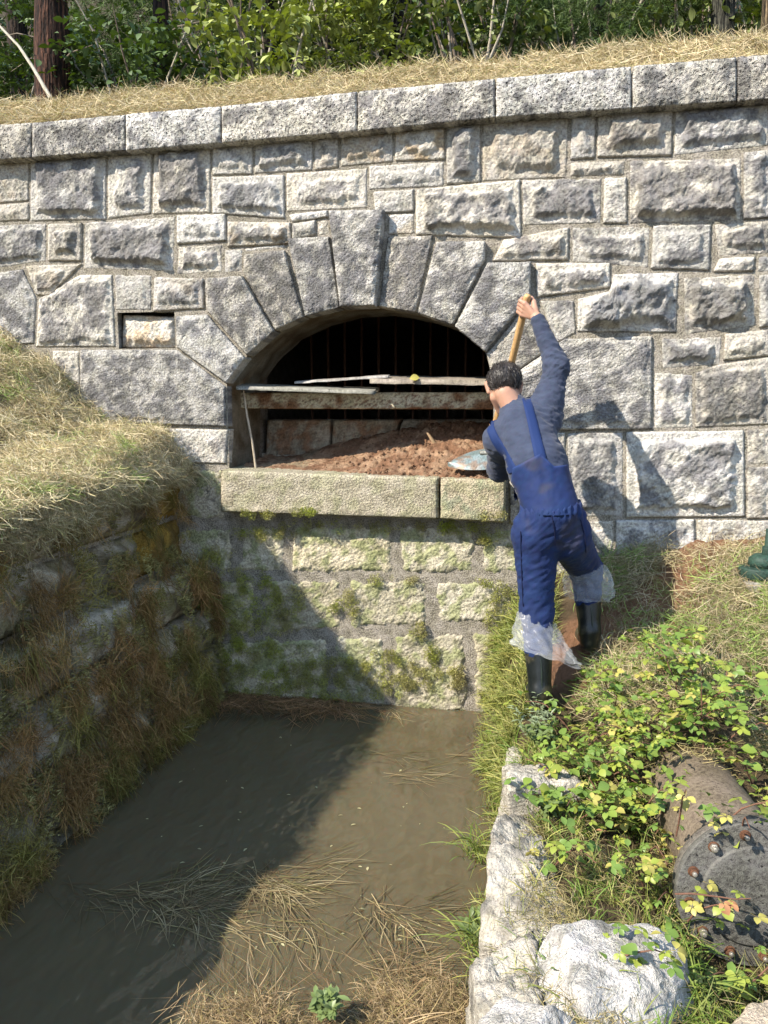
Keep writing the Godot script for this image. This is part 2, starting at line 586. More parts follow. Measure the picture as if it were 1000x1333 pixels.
func make_materials() -> void:
	var sm := stone_maps(11, 1024, 0.17, 0.62)
	var cm := stone_maps(51, 1024, 0.3, 0.85)
	var fine := stone_maps(81, 512, 0.2, 0.8)
	M.stone = mat(Color.WHITE, 0.92, {"vc": 1, "tex": sm[0], "bump": sm[1], "scale": 0.95, "depth": 1.25})
	M.coping = mat(Color.WHITE, 0.92, {"vc": 1, "tex": cm[0], "bump": cm[1], "scale": 0.8, "depth": 1.5})
	M.dressed = mat(Color.WHITE, 0.92, {"vc": 1, "tex": sm[0], "bump": cm[1], "scale": 1.2, "depth": 1.6})
	M.rock = mat(Color.WHITE, 0.9, {"vc": 1, "tex": sm[0], "bump": sm[1], "scale": 1.7, "depth": 1.3})
	M.mortar = mat(lin(0.43, 0.4, 0.33), 0.95, {"tex": fine[0], "bump": fine[1], "scale": 3.0, "depth": 1.2})
	M.concrete = mat(Color.WHITE, 0.9, {"vc": 1, "tex": fine[0], "bump": fine[1], "scale": 2.2, "depth": 0.6})
	M.soil = mat(Color.WHITE, 0.97, {"vc": 1, "tex": sm[0], "bump": sm[1], "scale": 4.5, "depth": 1.8})
	M.soil_loose = mat(Color.WHITE, 0.97, {"vc": 1, "tex": fine[0], "bump": fine[1], "scale": 6.0, "depth": 1.0})
	M.render = mat(lin(0.36, 0.32, 0.26), 0.95, {"tex": fine[0], "bump": fine[1], "scale": 2.0, "depth": 1.0})
	M.straw = mat(lin(0.72, 0.72, 0.72), 0.75, {"vc": 1, "back": Color(0.4, 0.37, 0.25), "spec": 0.3})
	M.grass = mat(lin(0.78, 0.78, 0.78), 0.6, {"vc": 1, "back": Color(0.5, 0.55, 0.15), "spec": 0.4})
	M.leaf = mat(Color.WHITE, 0.45, {"vc": 1, "back": Color(0.55, 0.6, 0.12), "spec": 0.45})
	M.moss = mat(lin(0.85, 0.85, 0.85), 0.9, {"vc": 1, "back": Color(0.6, 0.62, 0.25), "spec": 0.2})
	# bark: long vertical plates
	var bk := noise_bytes(7, 0.03, 4, 512)
	var bark := PackedByteArray()
	bark.resize(512 * 512 * 3)
	for i in 512 * 512:
		var x := i % 512
		var y := i / 512
		var t := clampf(bk[((y / 5) % 512) * 512 + x] / 255.0 * 1.5 - 0.3, 0.1, 1.0) * 0.7 + bk[i] / 255.0 * 0.3
		bark[i * 3] = int(255 * clampf(t, 0, 1))
		bark[i * 3 + 1] = int(255 * clampf(t * 0.97, 0, 1))
		bark[i * 3 + 2] = int(255 * clampf(t * 0.93, 0, 1))
	var bt := tex_from(bark, 512)
	M.bark = mat(Color.WHITE, 0.95, {"vc": 1, "tex": bt, "bump": bt, "uv": Vector3(2, 1.2, 1), "depth": 1.5})
	M.wood = mat(Color.WHITE, 0.75, {"vc": 1, "tex": fine[0], "bump": fine[1], "scale": Vector3(0.8, 8.0, 8.0), "world": false, "depth": 0.25})
	M.handle = mat(lin(0.66, 0.42, 0.19), 0.4, {"tex": fine[0], "scale": Vector3(12, 1.5, 12), "world": false})
	M.stick = mat(Color.WHITE, 0.8, {"vc": 1, "tex": fine[0], "uv": Vector3(1, 3, 1), "bump": fine[1], "depth": 0.1})
	# metal and cloth
	M.blade = mat(Color.WHITE, 0.38, {"vc": 1, "tex": fine[0], "scale": 3.0, "metal": 0.3, "bump": fine[1], "depth": 0.05})
	M.iron = mat(Color.WHITE, 0.62, {"vc": 1, "tex": fine[0], "scale": 2.0, "bump": fine[1], "depth": 0.25})
	M.rust = mat(lin(0.16, 0.075, 0.04), 0.85, {"tex": fine[0], "scale": 9.0, "bump": fine[1], "depth": 0.2})
	M.zinc = mat(lin(0.5, 0.48, 0.42), 0.5, {"metal": 0.6, "tex": fine[0], "scale": 9.0})
	var wv := noise_bytes(91, 0.25, 2, 256)
	var weave := tex_from(wv, 256, Image.FORMAT_L8)
	M.shirt = mat(Color.WHITE, 0.85, {"vc": 1, "bump": weave, "scale": 9.0, "world": false, "depth": 0.06, "rim": 0.25, "spec": 0.25})
	M.overall = mat(Color.WHITE, 0.75, {"vc": 1, "bump": weave, "scale": 7.0, "world": false, "depth": 0.06, "rim": 0.05, "spec": 0.3})
	M.boot = mat(Color.WHITE, 0.33, {"vc": 1, "tex": fine[0], "scale": 4.0, "spec": 0.5})
	M.skin = mat(Color.WHITE, 0.5, {"vc": 1, "spec": 0.4})
	M.skin.subsurf_scatter_enabled = true
	M.skin.subsurf_scatter_strength = 0.08
	M.hair = mat(Color.WHITE, 0.45, {"vc": 1, "spec": 0.45})
	M.bag = mat(lin(0.85, 0.87, 0.87, 0.17), 0.26, {"spec": 0.6})
	M.bag.transparency = BaseMaterial3D.TRANSPARENCY_ALPHA
	M.bag.backlight_enabled = true
	M.bag.backlight = Color(0.6, 0.6, 0.6)
	# murky water: light scatters in the silt, a little passes to the bed
	var w1 := noise_bytes(61, 0.012, 3, 512)
	M.water = mat(lin(0.22, 0.183, 0.11, 0.42), 0.015, {"bump": tex_from(w1, 512, Image.FORMAT_L8), "scale": Vector3(1.1, 1.0, 0.6), "depth": 0.75, "spec": 0.5})
	M.water.subsurf_scatter_enabled = true
	M.water.subsurf_scatter_strength = 0.5
	M.water.refraction_enabled = true
	M.water.refraction_scale = 0.033
	M.water.transparency = BaseMaterial3D.TRANSPARENCY_ALPHA

# ---------------------------------------------------------------- ground shapes
const WALL_LINE := [-0.3, -0.3, -0.226, 0.03, -0.209, 0.28, -0.148, 0.56, -0.02, 0.77, 0.19, 0.89, 0.44, 0.98, 0.84, 1.06, 1.23, 1.11, 3.0, 1.3, 8.0, 1.5]
const FRONT_LINE := [-0.3, -0.3, -0.16, -0.12, -0.1, 0.1, -0.03, 0.27, 0.1, 0.3, 0.35, 0.29, 0.66, 0.24, 0.95, 0.4, 1.3, 0.62, 2.2, 0.9, 8.0, 1.3]
const LEFT_LINE := [-12.0, 2.9, -6.0, 2.75, -4.5, 2.5, -3.33, 2.2, -3.02, 2.04, -2.77, 1.78, -2.57, 1.64, -2.2, 1.6, -2.12, 1.42]

func right_bank(x: float, z: float) -> float:
	var t := clampf(z / 1.15, 0.0, 1.0)
	var h := lerpf(table(WALL_LINE, x), table(FRONT_LINE, x), t)
	h += 0.035 * nz.get_noise_2d(x * 7.0, z * 7.0) * sstep(-0.15, 0.1, x) + 0.012 * nz.get_noise_2d(x * 30.0, z * 30.0)
	h -= 0.38 * exp(-(pow((x - 1.0) / 0.14, 2.0) + pow((z - 1.05) / 0.22, 2.0)))        # the hollow beside the pipe
	h += 0.36 * exp(-pow((x - 0.64) / 0.26, 2.0)) * sstep(1.8, 1.4, z) * sstep(0.7, 1.1, z)
	h -= 0.1 * exp(-(pow((x - 0.66) / 0.22, 2.0) + pow((z - 2.35) / 0.2, 2.0)))
	var foot := minf(Vector2(x - 0.3, z - 0.55).length(), Vector2(x - 0.05, z - 0.88).length())
	h -= 0.03 * (1.0 - sstep(0.05, 0.16, foot))
	return h

func left_bank(x: float, z: float) -> float:
	var h := 1.5 - 0.075 * z + (table(LEFT_LINE, x) - 1.5) * lerpf(1.0, 0.3, sstep(0.05, 1.3, z))
	return h + 0.05 * nz.get_noise_2d(x * 4.0 + 9.0, z * 4.0) + 0.015 * nz.get_noise_2d(x * 22.0, z * 22.0)

func upper_bank(x: float, z: float) -> float:
	var d := -z - 0.12
	var h := 3.5 + 0.25 * sstep(0.0, 0.5, d) + 0.03 * maxf(d - 0.5, 0.0)
	h += 0.16 * maxf(d - 3.0, 0.0) + 0.75 * maxf(d - 9.0, 0.0)
	return h + 0.03 * nz.get_noise_2d(x * 5.0, z * 5.0) * sstep(0.0, 0.3, d) + 0.05 * sstep(-1.6, 1.2, x) * sstep(0.0, 0.5, d)

func build_ground() -> void:
	var red := Color(0.38, 0.205, 0.115)
	var humus := Color(0.1, 0.07, 0.04)
	structure("ground", field(-0.3, 8.0, 0.0, 9.0, 0.045, right_bank, func(p: Vector3) -> Color:
		var a := Vector2(0.2, 0.62)
		var b := Vector2(0.84, 0.2)
		var q := Vector2(p.x, p.z)
		var d := q.distance_to(Geometry2D.get_closest_point_to_segment(q, a, b))
		var k := sstep(0.26, 0.1, d + 0.06 * n3(p, 9.0))
		k = maxf(k, sstep(0.16, 0.04, p.z + 0.1 * n3(p, 6.0)) * sstep(0.5, 0.8, p.x))
		return humus.lerp(Color(0.2, 0.15, 0.08), 0.5 + 0.5 * n3(p, 7.0)).lerp(red, k)), M.soil)
	structure("left_bank_ground", field(-12.0, -2.11, -0.02, 9.0, 0.07, left_bank, func(p: Vector3) -> Color:
		return Color(0.2, 0.16, 0.09).lerp(Color(0.34, 0.29, 0.17), 0.5 + 0.5 * n3(p, 5.0))), M.soil)
	structure("upper_bank_ground", field(-16.0, 12.0, -26.0, -0.14, 0.22, upper_bank, func(p: Vector3) -> Color:
		return Color(0.05, 0.045, 0.022).lerp(Color(0.09, 0.07, 0.035), 0.5 + 0.5 * n3(p, 1.5))), M.soil)
	structure("stream_bed", field(-2.3, 0.3, -0.05, 9.0, 0.06, func(x: float, z: float) -> float:
		return -0.26 + 0.05 * nz.get_noise_2d(x * 3.0, z * 3.0) + 0.07 * sstep(1.6, 2.6, z), func(p: Vector3) -> Color:
		return Color(0.13, 0.09, 0.045).lerp(Color(0.07, 0.08, 0.03), sstep(-0.1, 0.3, n3(p, 3.0)))), M.soil)
	var q := PlaneMesh.new()
	q.size = Vector2(2.52, 9.2)
	var w := structure("water", q, M.water)
	w.position = Vector3(-1.04, 0.0, 4.54)

# ---------------------------------------------------------------- the stone headwall
func px(a: Array, z := 0.0) -> Array:
	var r := []
	for i in range(0, a.size(), 2):
		var p := at_z(a[i], a[i + 1], z)
		r.append(Vector2(p.x, p.y))
	return r

func four(a: Array) -> Array:     # [TL, TR, BR, BL] corners, with extra points for a bent edge as {"r": [...]}
	return a

# c: 8 numbers TL TR BR BL in pixels; bends: extra points by edge
func wall_stone(parent: Node3D, called: String, c: Array, sd: int, o := {}, bends := {}) -> void:
	var z: float = o.get("plane", 0.0)
	var p := px(c, z)
	var e := {"t": [p[0], p[1]], "r": [p[1], p[2]], "b": [p[3], p[2]], "l": [p[0], p[3]]}
	for k in bends:
		var extra := px(bends[k], z)
		e[k] = [e[k][0]] + extra + [e[k][-1]]
	var m := stone_mesh(e.t, e.r, e.b, e.l, sd, o)
	part(called, m, o.get("mat", M.stone), parent)

func build_headwall() -> void:
	var wall := thing("stone_headwall", "grey rock-faced stone headwall with an arched culvert opening and coping", "wall")
	# the coping, set forward of the face
	var top := [-60, 165, 41, 159, 163, 148, 288, 137, 465, 118, 645, 101, 823, 85, 960, 73, 1080, 63]
	var bot := [-60, 213, 41, 206, 163, 197, 288, 187, 465, 172, 645, 154, 823, 142, 960, 133, 1080, 124]
	for i in 8:
		var k := i * 2
		wall_stone(wall, "coping_stone", [top[k], top[k + 1], top[k + 2], top[k + 3], bot[k + 2], bot[k + 3], bot[k], bot[k + 1]], 500 + i,
			{"plane": 0.085, "base": 0.085, "boss": 0.008, "margin": 0.012, "slope": 0.02, "rough": 0.005, "back": -0.3, "tone": 0.4 + 0.14 * sin(i * 2.1), "mat": M.coping, "gap": 0.003})
	# courses: TL TR BR BL, boss in cm, tone 0 pale .. 1 grey, warmth
	var S := [
		[-45, 208, 37, 204, 37, 262, -45, 268, 1, 0.1, 0.3], [-45, 270, 37, 263, 38, 287, -45, 290, 1, 0.1, 0.1], [39, 203, 138, 196, 138, 286, 39, 288, 3.5, 0.5, 0], [140, 196, 198, 192, 196, 278, 140, 285, 2.5, 0.32, 0], [200, 192, 274, 186, 274, 277, 198, 279, 4, 0.65, 0],
		[276, 185, 329, 181, 329, 227, 276, 228, 2, 0.2, 0], [331, 181, 407, 175, 407, 222, 331, 226, 3, 0.42, 0], [409, 175, 441, 172, 441, 218, 409, 222, 1.5, 0.25, 0.1], [443, 172, 512, 166, 512, 211, 443, 217, 2, 0.12, 0.5],
		[276, 230, 370, 227, 371, 285, 276, 278, 3, 0.62, 0], [372, 225, 478, 218, 478, 271, 373, 276, 2, 0.42, 0.1], [514, 166, 579, 160, 579, 208, 514, 210, 2.5, 0.12, 0.75], [480, 215, 578, 210, 578, 243, 480, 247, 1.5, 0.05, 0.1],
		[581, 160, 626, 156, 626, 238, 581, 240, 4, 0.55, 0], [628, 156, 741, 148, 738, 232, 628, 236, 3.5, 0.14, 0.25], [485, 249, 539, 246, 539, 276, 488, 278, 1, 0.25, 0.1], [505, 279, 539, 277, 539, 305, 505, 306, 0, 0.2, 0.4],
		[541, 246, 677, 233, 679, 310, 541, 306, 4.5, 0.6, 0], [679, 233, 784, 231, 783, 291, 681, 294, 3, 0.75, 0], [744, 148, 776, 145, 775, 206, 742, 208, 2, 0.0, 0.2], [742, 210, 815, 207, 813, 229, 742, 230, 2, 0.0, 0.1], [778, 145, 877, 138, 875, 203, 777, 205, 3.5, 0.5, 0.1],
		[879, 138, 1002, 128, 1002, 190, 877, 203, 3.5, 0.62, 0], [786, 231, 816, 230, 817, 291, 785, 291, 1, 0.25, 0], [819, 208, 966, 204, 966, 287, 819, 292, 5, 0.75, 0], [968, 198, 1004, 194, 1004, 284, 968, 286, 2, 0.6, 0],
		[-45, 293, 60, 290, 60, 340, -45, 356, 2.5, 0.55, 0], [62, 291, 107, 290, 106, 340, 62, 340, 3, 0.6, 0], [109, 289, 228, 280, 226, 354, 108, 350, 4.5, 0.75, 0], [230, 280, 294, 278, 294, 314, 230, 318, 1.5, 0.22, 0], [231, 320, 289, 317, 289, 355, 229, 358, 2.5, 0.62, 0],
		[296, 288, 378, 289, 380, 318, 296, 322, 2.5, 0.5, 0.35], [291, 324, 316, 322, 316, 353, 291, 356, 1.5, 0.3, 0.1], [380, 291, 411, 286, 411, 306, 380, 313, 1, 0.35, 0], [412, 286, 427, 284, 431, 306, 413, 307, 1, 0.3, 0], [375, 279, 427, 273, 427, 283, 380, 289, 0.5, 0.2, 0], [318, 322, 371, 316, 371, 323, 318, 328, 0.3, 0.3, 0],
		[655, 312, 741, 295, 740, 339, 641, 340, 2, 0.45, 0.1], [744, 295, 848, 293, 845, 350, 744, 341, 2, 0.5, 0], [850, 293, 926, 292, 924, 352, 847, 350, 2, 0.5, 0], [929, 291, 1004, 285, 1004, 331, 934, 334, 2.5, 0.65, 0], [936, 336, 984, 333, 981, 354, 928, 354, 1.5, 0.5, 0], [987, 333, 1004, 332, 1004, 354, 985, 356, 1, 0.5, 0],
		[697, 342, 795, 342, 794, 374, 698, 388, 3, 0.45, 0.1], [889, 360, 984, 356, 985, 425, 890, 437, 6.5, 0.75, 0], [988, 358, 1004, 357, 1004, 425, 988, 427, 1, 0.5, 0],
		[860, 440, 941, 437, 938, 476, 862, 481, 3, 0.6, 0], [944, 434, 1004, 428, 1004, 463, 941, 470, 1.5, 0.5, 0], [851, 483, 903, 487, 903, 558, 851, 559, 2, 0.5, 0], [815, 562, 969, 560, 970, 673, 815, 674, 4, 0.5, 0], [972, 559, 1004, 557, 1004, 605, 972, 606, 1.5, 0.5, 0], [972, 608, 1004, 607, 1004, 675, 972, 676, 1.5, 0.45, 0.1],
		[738, 563, 812, 562, 812, 673, 738, 674, 2.5, 0.55, 0], [663, 563, 736, 563, 736, 680, 663, 682, 1.5, 0.5, 0], [700, 682, 799, 677, 799, 765, 700, 765, 1, 0.5, 0], [801, 677, 905, 676, 905, 745, 801, 750, 1, 0.5, 0], [907, 676, 1004, 677, 1004, 735, 907, 735, 1, 0.35, 0.2],
		[33, 346, 107, 343, 64, 385, 47, 384, 1.5, 0.5, 0.2], [148, 357, 197, 358, 197, 404, 150, 404, 1, 0.35, 0], [200, 360, 265, 362, 266, 402, 199, 406, 2, 0.5, 0.2], [67, 456, 103, 456, 104, 500, 67, 490, 1, 0.45, 0],
		[200, 557, 297, 559, 294, 604, 200, 602, 0.5, 0.35, 0.1], [120, 550, 198, 556, 198, 640, 120, 630, 1, 0.4, 0]]
	for i in S.size():
		var s: Array = S[i]
		var boss: float = s[8] * 0.01
		wall_stone(wall, "stone", s.slice(0, 8), 20 + i, {"boss": boss, "tone": s[9] - 0.1, "warmth": s[10], "margin": 0.026 + 0.022 * absf(sin(i * 1.7)), "slope": 0.018 + boss * 0.2, "rough": 0.006, "base": 0.006 * sin(i * 3.1)})
	var big := {"boss": 0.012, "margin": 0.02, "slope": 0.02, "rough": 0.006, "tone": 0.42, "mat": M.dressed}
	wall_stone(wall, "stone", [-45, 360, 29, 350, 44, 448, -45, 450], 201, big, {"r": [47, 388]})
	wall_stone(wall, "stone", [50, 389, 146, 357, 150, 452, 46, 452], 202, {"boss": 0.02, "tone": 0.5, "margin": 0.02}, {"t": [104, 357]})
	wall_stone(wall, "stone", [153, 408, 227, 411, 227, 452, 152, 452], 203, {"base": -0.06, "boss": 0.03, "tone": -0.1, "warmth": 0.6, "warm": Color(0.72, 0.52, 0.3), "back": -0.16, "margin": 0.008, "slope": 0.04})
	wall_stone(wall, "stone", [752, 389, 884, 354, 881, 434, 751, 432], 204, {"boss": 0.075, "tone": 0.55, "margin": 0.02, "slope": 0.05}, {"t": [794, 378, 799, 356]})
	wall_stone(wall, "stone", [702, 391, 748, 391, 750, 433, 724, 448], 205, {"boss": 0.01, "tone": 0.45})
	wall_stone(wall, "stone", [905, 485, 1004, 464, 1004, 553, 905, 557], 206, {"boss": 0.025, "tone": 0.5}, {"t": [940, 473]})
	# springers: the big blocks the arch rests on
	wall_stone(wall, "springer_stone", [105, 455, 231, 455, 295, 556, 105, 549], 207, big.merged({"base": 0.012}), {"r": [294, 503]})
	wall_stone(wall, "springer_stone", [735, 441, 849, 437, 849, 559, 644, 561], 208, big.merged({"base": 0.01, "tone": 0.4}), {"l": [644, 504]})
	# the arch ring; the keystone and every other voussoir stand proud
	var V := [[[229, 411, 271, 409, 321, 466, 296, 500], {"l": [230, 453]}, 0.015, 0.4], [[268, 362, 317, 359, 359, 432, 323, 464], {"l": [270, 405]}, 0.025, 0.5], [[318, 331, 372, 325, 397, 414, 360, 431], {"l": [317, 356]}, 0.02, 0.62], [[374, 310, 430, 308, 444, 402, 398, 413], {}, 0.02, 0.62],
		[[430, 276, 503, 275, 491, 400, 445, 402], {}, 0.062, 0.5], [[504, 308, 565, 306, 542, 408, 493, 400], {}, 0.008, 0.66], [[568, 315, 633, 314, 590, 425, 544, 409], {"r": [633, 338]}, 0.035, 0.55], [[635, 343, 692, 341, 632, 460, 592, 426], {"r": [692, 384]}, 0.045, 0.42], [[693, 387, 724, 450, 643, 503, 633, 461], {}, 0.015, 0.35]]
	for i in V.size():
		wall_stone(wall, "keystone" if i == 4 else "arch_stone", V[i][0], 300 + i, {"base": V[i][2], "boss": 0.009, "margin": 0.016, "slope": 0.012, "rough": 0.0065, "tone": V[i][3], "mat": M.dressed, "gap": 0.0035}, V[i][1])
	# below the sill: damp, green-stained blocks
	var G := [[310, 682, 374, 682, 373, 750, 308, 748, 2], [377, 682, 514, 682, 514, 750, 375, 750, 3], [516, 682, 621, 684, 621, 750, 516, 750, 2.5], [623, 685, 700, 686, 700, 752, 623, 751, 2], [340, 752, 448, 752, 448, 822, 335, 830, 2], [450, 752, 560, 752, 560, 820, 450, 822, 2.5], [563, 752, 665, 753, 665, 815, 563, 816, 2], [667, 755, 735, 755, 735, 830, 667, 830, 1],
		[250, 834, 430, 826, 430, 932, 250, 932, 2.5], [432, 826, 505, 824, 505, 932, 432, 932, 2.5], [507, 823, 610, 820, 612, 932, 507, 932, 2.5], [612, 819, 735, 820, 735, 932, 612, 932, 2], [150, 606, 292, 606, 300, 680, 150, 680, 1.5], [150, 684, 306, 684, 306, 748, 150, 748, 2], [150, 752, 337, 752, 332, 830, 150, 830, 2.5]]
	for i in G.size():
		wall_stone(wall, "stone", G[i].slice(0, 8), 400 + i, {"base": -0.012, "boss": G[i][8] * 0.006, "tone": 0.15 + 0.1 * sin(i * 2.0), "pale": Color(0.62, 0.58, 0.44), "dark": Color(0.32, 0.31, 0.2), "warm": Color(0.34, 0.38, 0.17), "warmth": 0.75, "margin": 0.02, "rough": 0.0065})
	# coursed stones where the wall runs on outside the picture
	for side in 2:
		for row in 11:
			var y1 := 3.22 - row * 0.29
			var x := -3.56 if side == 0 else 1.26
			for k in 6:
				var w := 0.3 + 0.22 * absf(sin(row * 3.3 + k * 1.9 + side))
				var xa := x - w if side == 0 else x
				if y1 > (2.0 if side == 0 else 1.1):
					var b := [Vector2(xa, y1), Vector2(xa + w, y1), Vector2(xa + w, y1 - 0.285), Vector2(xa, y1 - 0.285)]
					part("stone", stone_mesh([b[0], b[1]], [b[1], b[2]], [b[3], b[2]], [b[0], b[3]], 600 + row * 13 + k + side * 200, {"boss": 0.03, "tone": 0.35 + 0.2 * sin(k * 2.0 + row), "step": 0.02}), M.stone, wall)
				x += -w if side == 0 else w
		for k in 3:
			var xa := (-3.62 - (k + 1) * 0.8) if side == 0 else 1.43 + k * 0.8
			var b := [Vector2(xa, 3.53), Vector2(xa + 0.8, 3.53), Vector2(xa + 0.8, 3.3), Vector2(xa, 3.3)]
			part("coping_stone", stone_mesh([b[0], b[1]], [b[1], b[2]], [b[3], b[2]], [b[0], b[3]], 700 + k + side * 20, {"base": 0.085, "boss": 0.008, "back": -0.3, "tone": 0.4, "step": 0.02}), M.coping, wall)
	# mortar core behind the stones, open at the arch
	var arch := px([295, 640, 295, 501, 322, 465, 359, 432, 397, 414, 444, 402, 493, 400, 543, 409, 590, 425, 632, 460, 643, 503, 643, 640])
	var st := SurfaceTool.new()
	st.begin(Mesh.PRIMITIVE_TRIANGLES)
	var zc := -0.008
	var quad := func(a: Vector3, b: Vector3, c: Vector3, d: Vector3) -> void:
		for p in [a, b, c, a, c, d]: st.add_vertex(p)
	var ha := at_z(152, 407)        # the hole of the missing face stone
	var hb := at_z(228, 453)
	var rect := func(x0: float, x1: float, y0: float, y1: float) -> void:
		quad.call(Vector3(x0, y0, zc), Vector3(x0, y1, zc), Vector3(x1, y1, zc), Vector3(x1, y0, zc))
	rect.call(-9.0, ha.x, -0.5, 3.45)
	rect.call(hb.x, arch[1].x, -0.5, 3.45)
	rect.call(ha.x, hb.x, ha.y, 3.45)
	rect.call(ha.x, hb.x, -0.5, hb.y)
	quad.call(Vector3(arch[-2].x, -0.5, zc), Vector3(arch[-2].x, 3.45, zc), Vector3(8, 3.45, zc), Vector3(8, -0.5, zc))
	quad.call(Vector3(arch[0].x, -0.5, zc), Vector3(arch[0].x, 1.3, zc), Vector3(arch[-1].x, 1.3, zc), Vector3(arch[-1].x, -0.5, zc))
	for i in range(1, arch.size() - 2):
		quad.call(Vector3(arch[i].x, arch[i].y + 0.012, zc), Vector3(arch[i].x, 3.45, zc), Vector3(arch[i + 1].x, 3.45, zc), Vector3(arch[i + 1].x, arch[i + 1].y + 0.012, zc))
	quad.call(Vector3(-9, 3.45, zc), Vector3(-9, 3.45, -0.6), Vector3(8, 3.45, -0.6), Vector3(8, 3.45, zc))
	for e in [[-9.0, arch[1].x - 0.08, -0.5, 3.45], [arch[-2].x + 0.08, 8.0, -0.5, 3.45], [arch[1].x - 0.08, arch[-2].x + 0.08, 2.62, 3.45]]:      # the rubble backing
		quad.call(Vector3(e[0], e[2], -0.24), Vector3(e[0], e[3], -0.24), Vector3(e[1], e[3], -0.24), Vector3(e[1], e[2], -0.24))
	st.generate_normals()
	part("mortar_core", st.commit(), M.mortar, wall)
	# soffit of the arch and the jambs
	var v := PackedVector3Array()
	var c := PackedColorArray()
	for k in 9:
		var z := lerpf(-0.01, -0.62, k / 8.0)
		for i in 61:
			var p := along(arch.slice(0, 12), i / 60.0)
			var q := Vector3(p.x, p.y, z)
			var off := 0.012 + 0.006 * n3(q, 8.0)
			v.append(Vector3(p.x + off * signf(p.x + 1.0) * sstep(0.3, 0.6, absf(p.x + 1.0)), p.y + off * sstep(1.95, 2.1, p.y), z))
			c.append(Color(0.4, 0.36, 0.26).lerp(Color(0.22, 0.16, 0.09), sstep(-0.2, 0.4, n3(q, 5.0) + 0.3 * n3(q, 20.0))))
	part("arch_soffit", finish(v, c, grid_idx(61, 9)), M.rock, wall)
	# the projecting sill, two slabs
	for i in 2:
		var cc: Array = [[287, 612, 571, 622, 571, 676, 287, 667], [573, 622, 658, 625, 657, 681, 573, 676]][i]
		wall_stone(wall, "sill_slab", cc, 800 + i, {"plane": 0.13, "base": 0.13, "boss": 0.004, "margin": 0.012, "slope": 0.012, "rough": 0.004, "back": -0.6, "tone": 0.12 if i == 0 else 0.25, "pale": Color(0.66, 0.6, 0.44), "dark": Color(0.4, 0.36, 0.25) if i == 0 else Color(0.44, 0.47, 0.33), "warm": Color(0.42, 0.45, 0.22), "warmth": 0.35, "mat": M.dressed, "gap": 0.002})

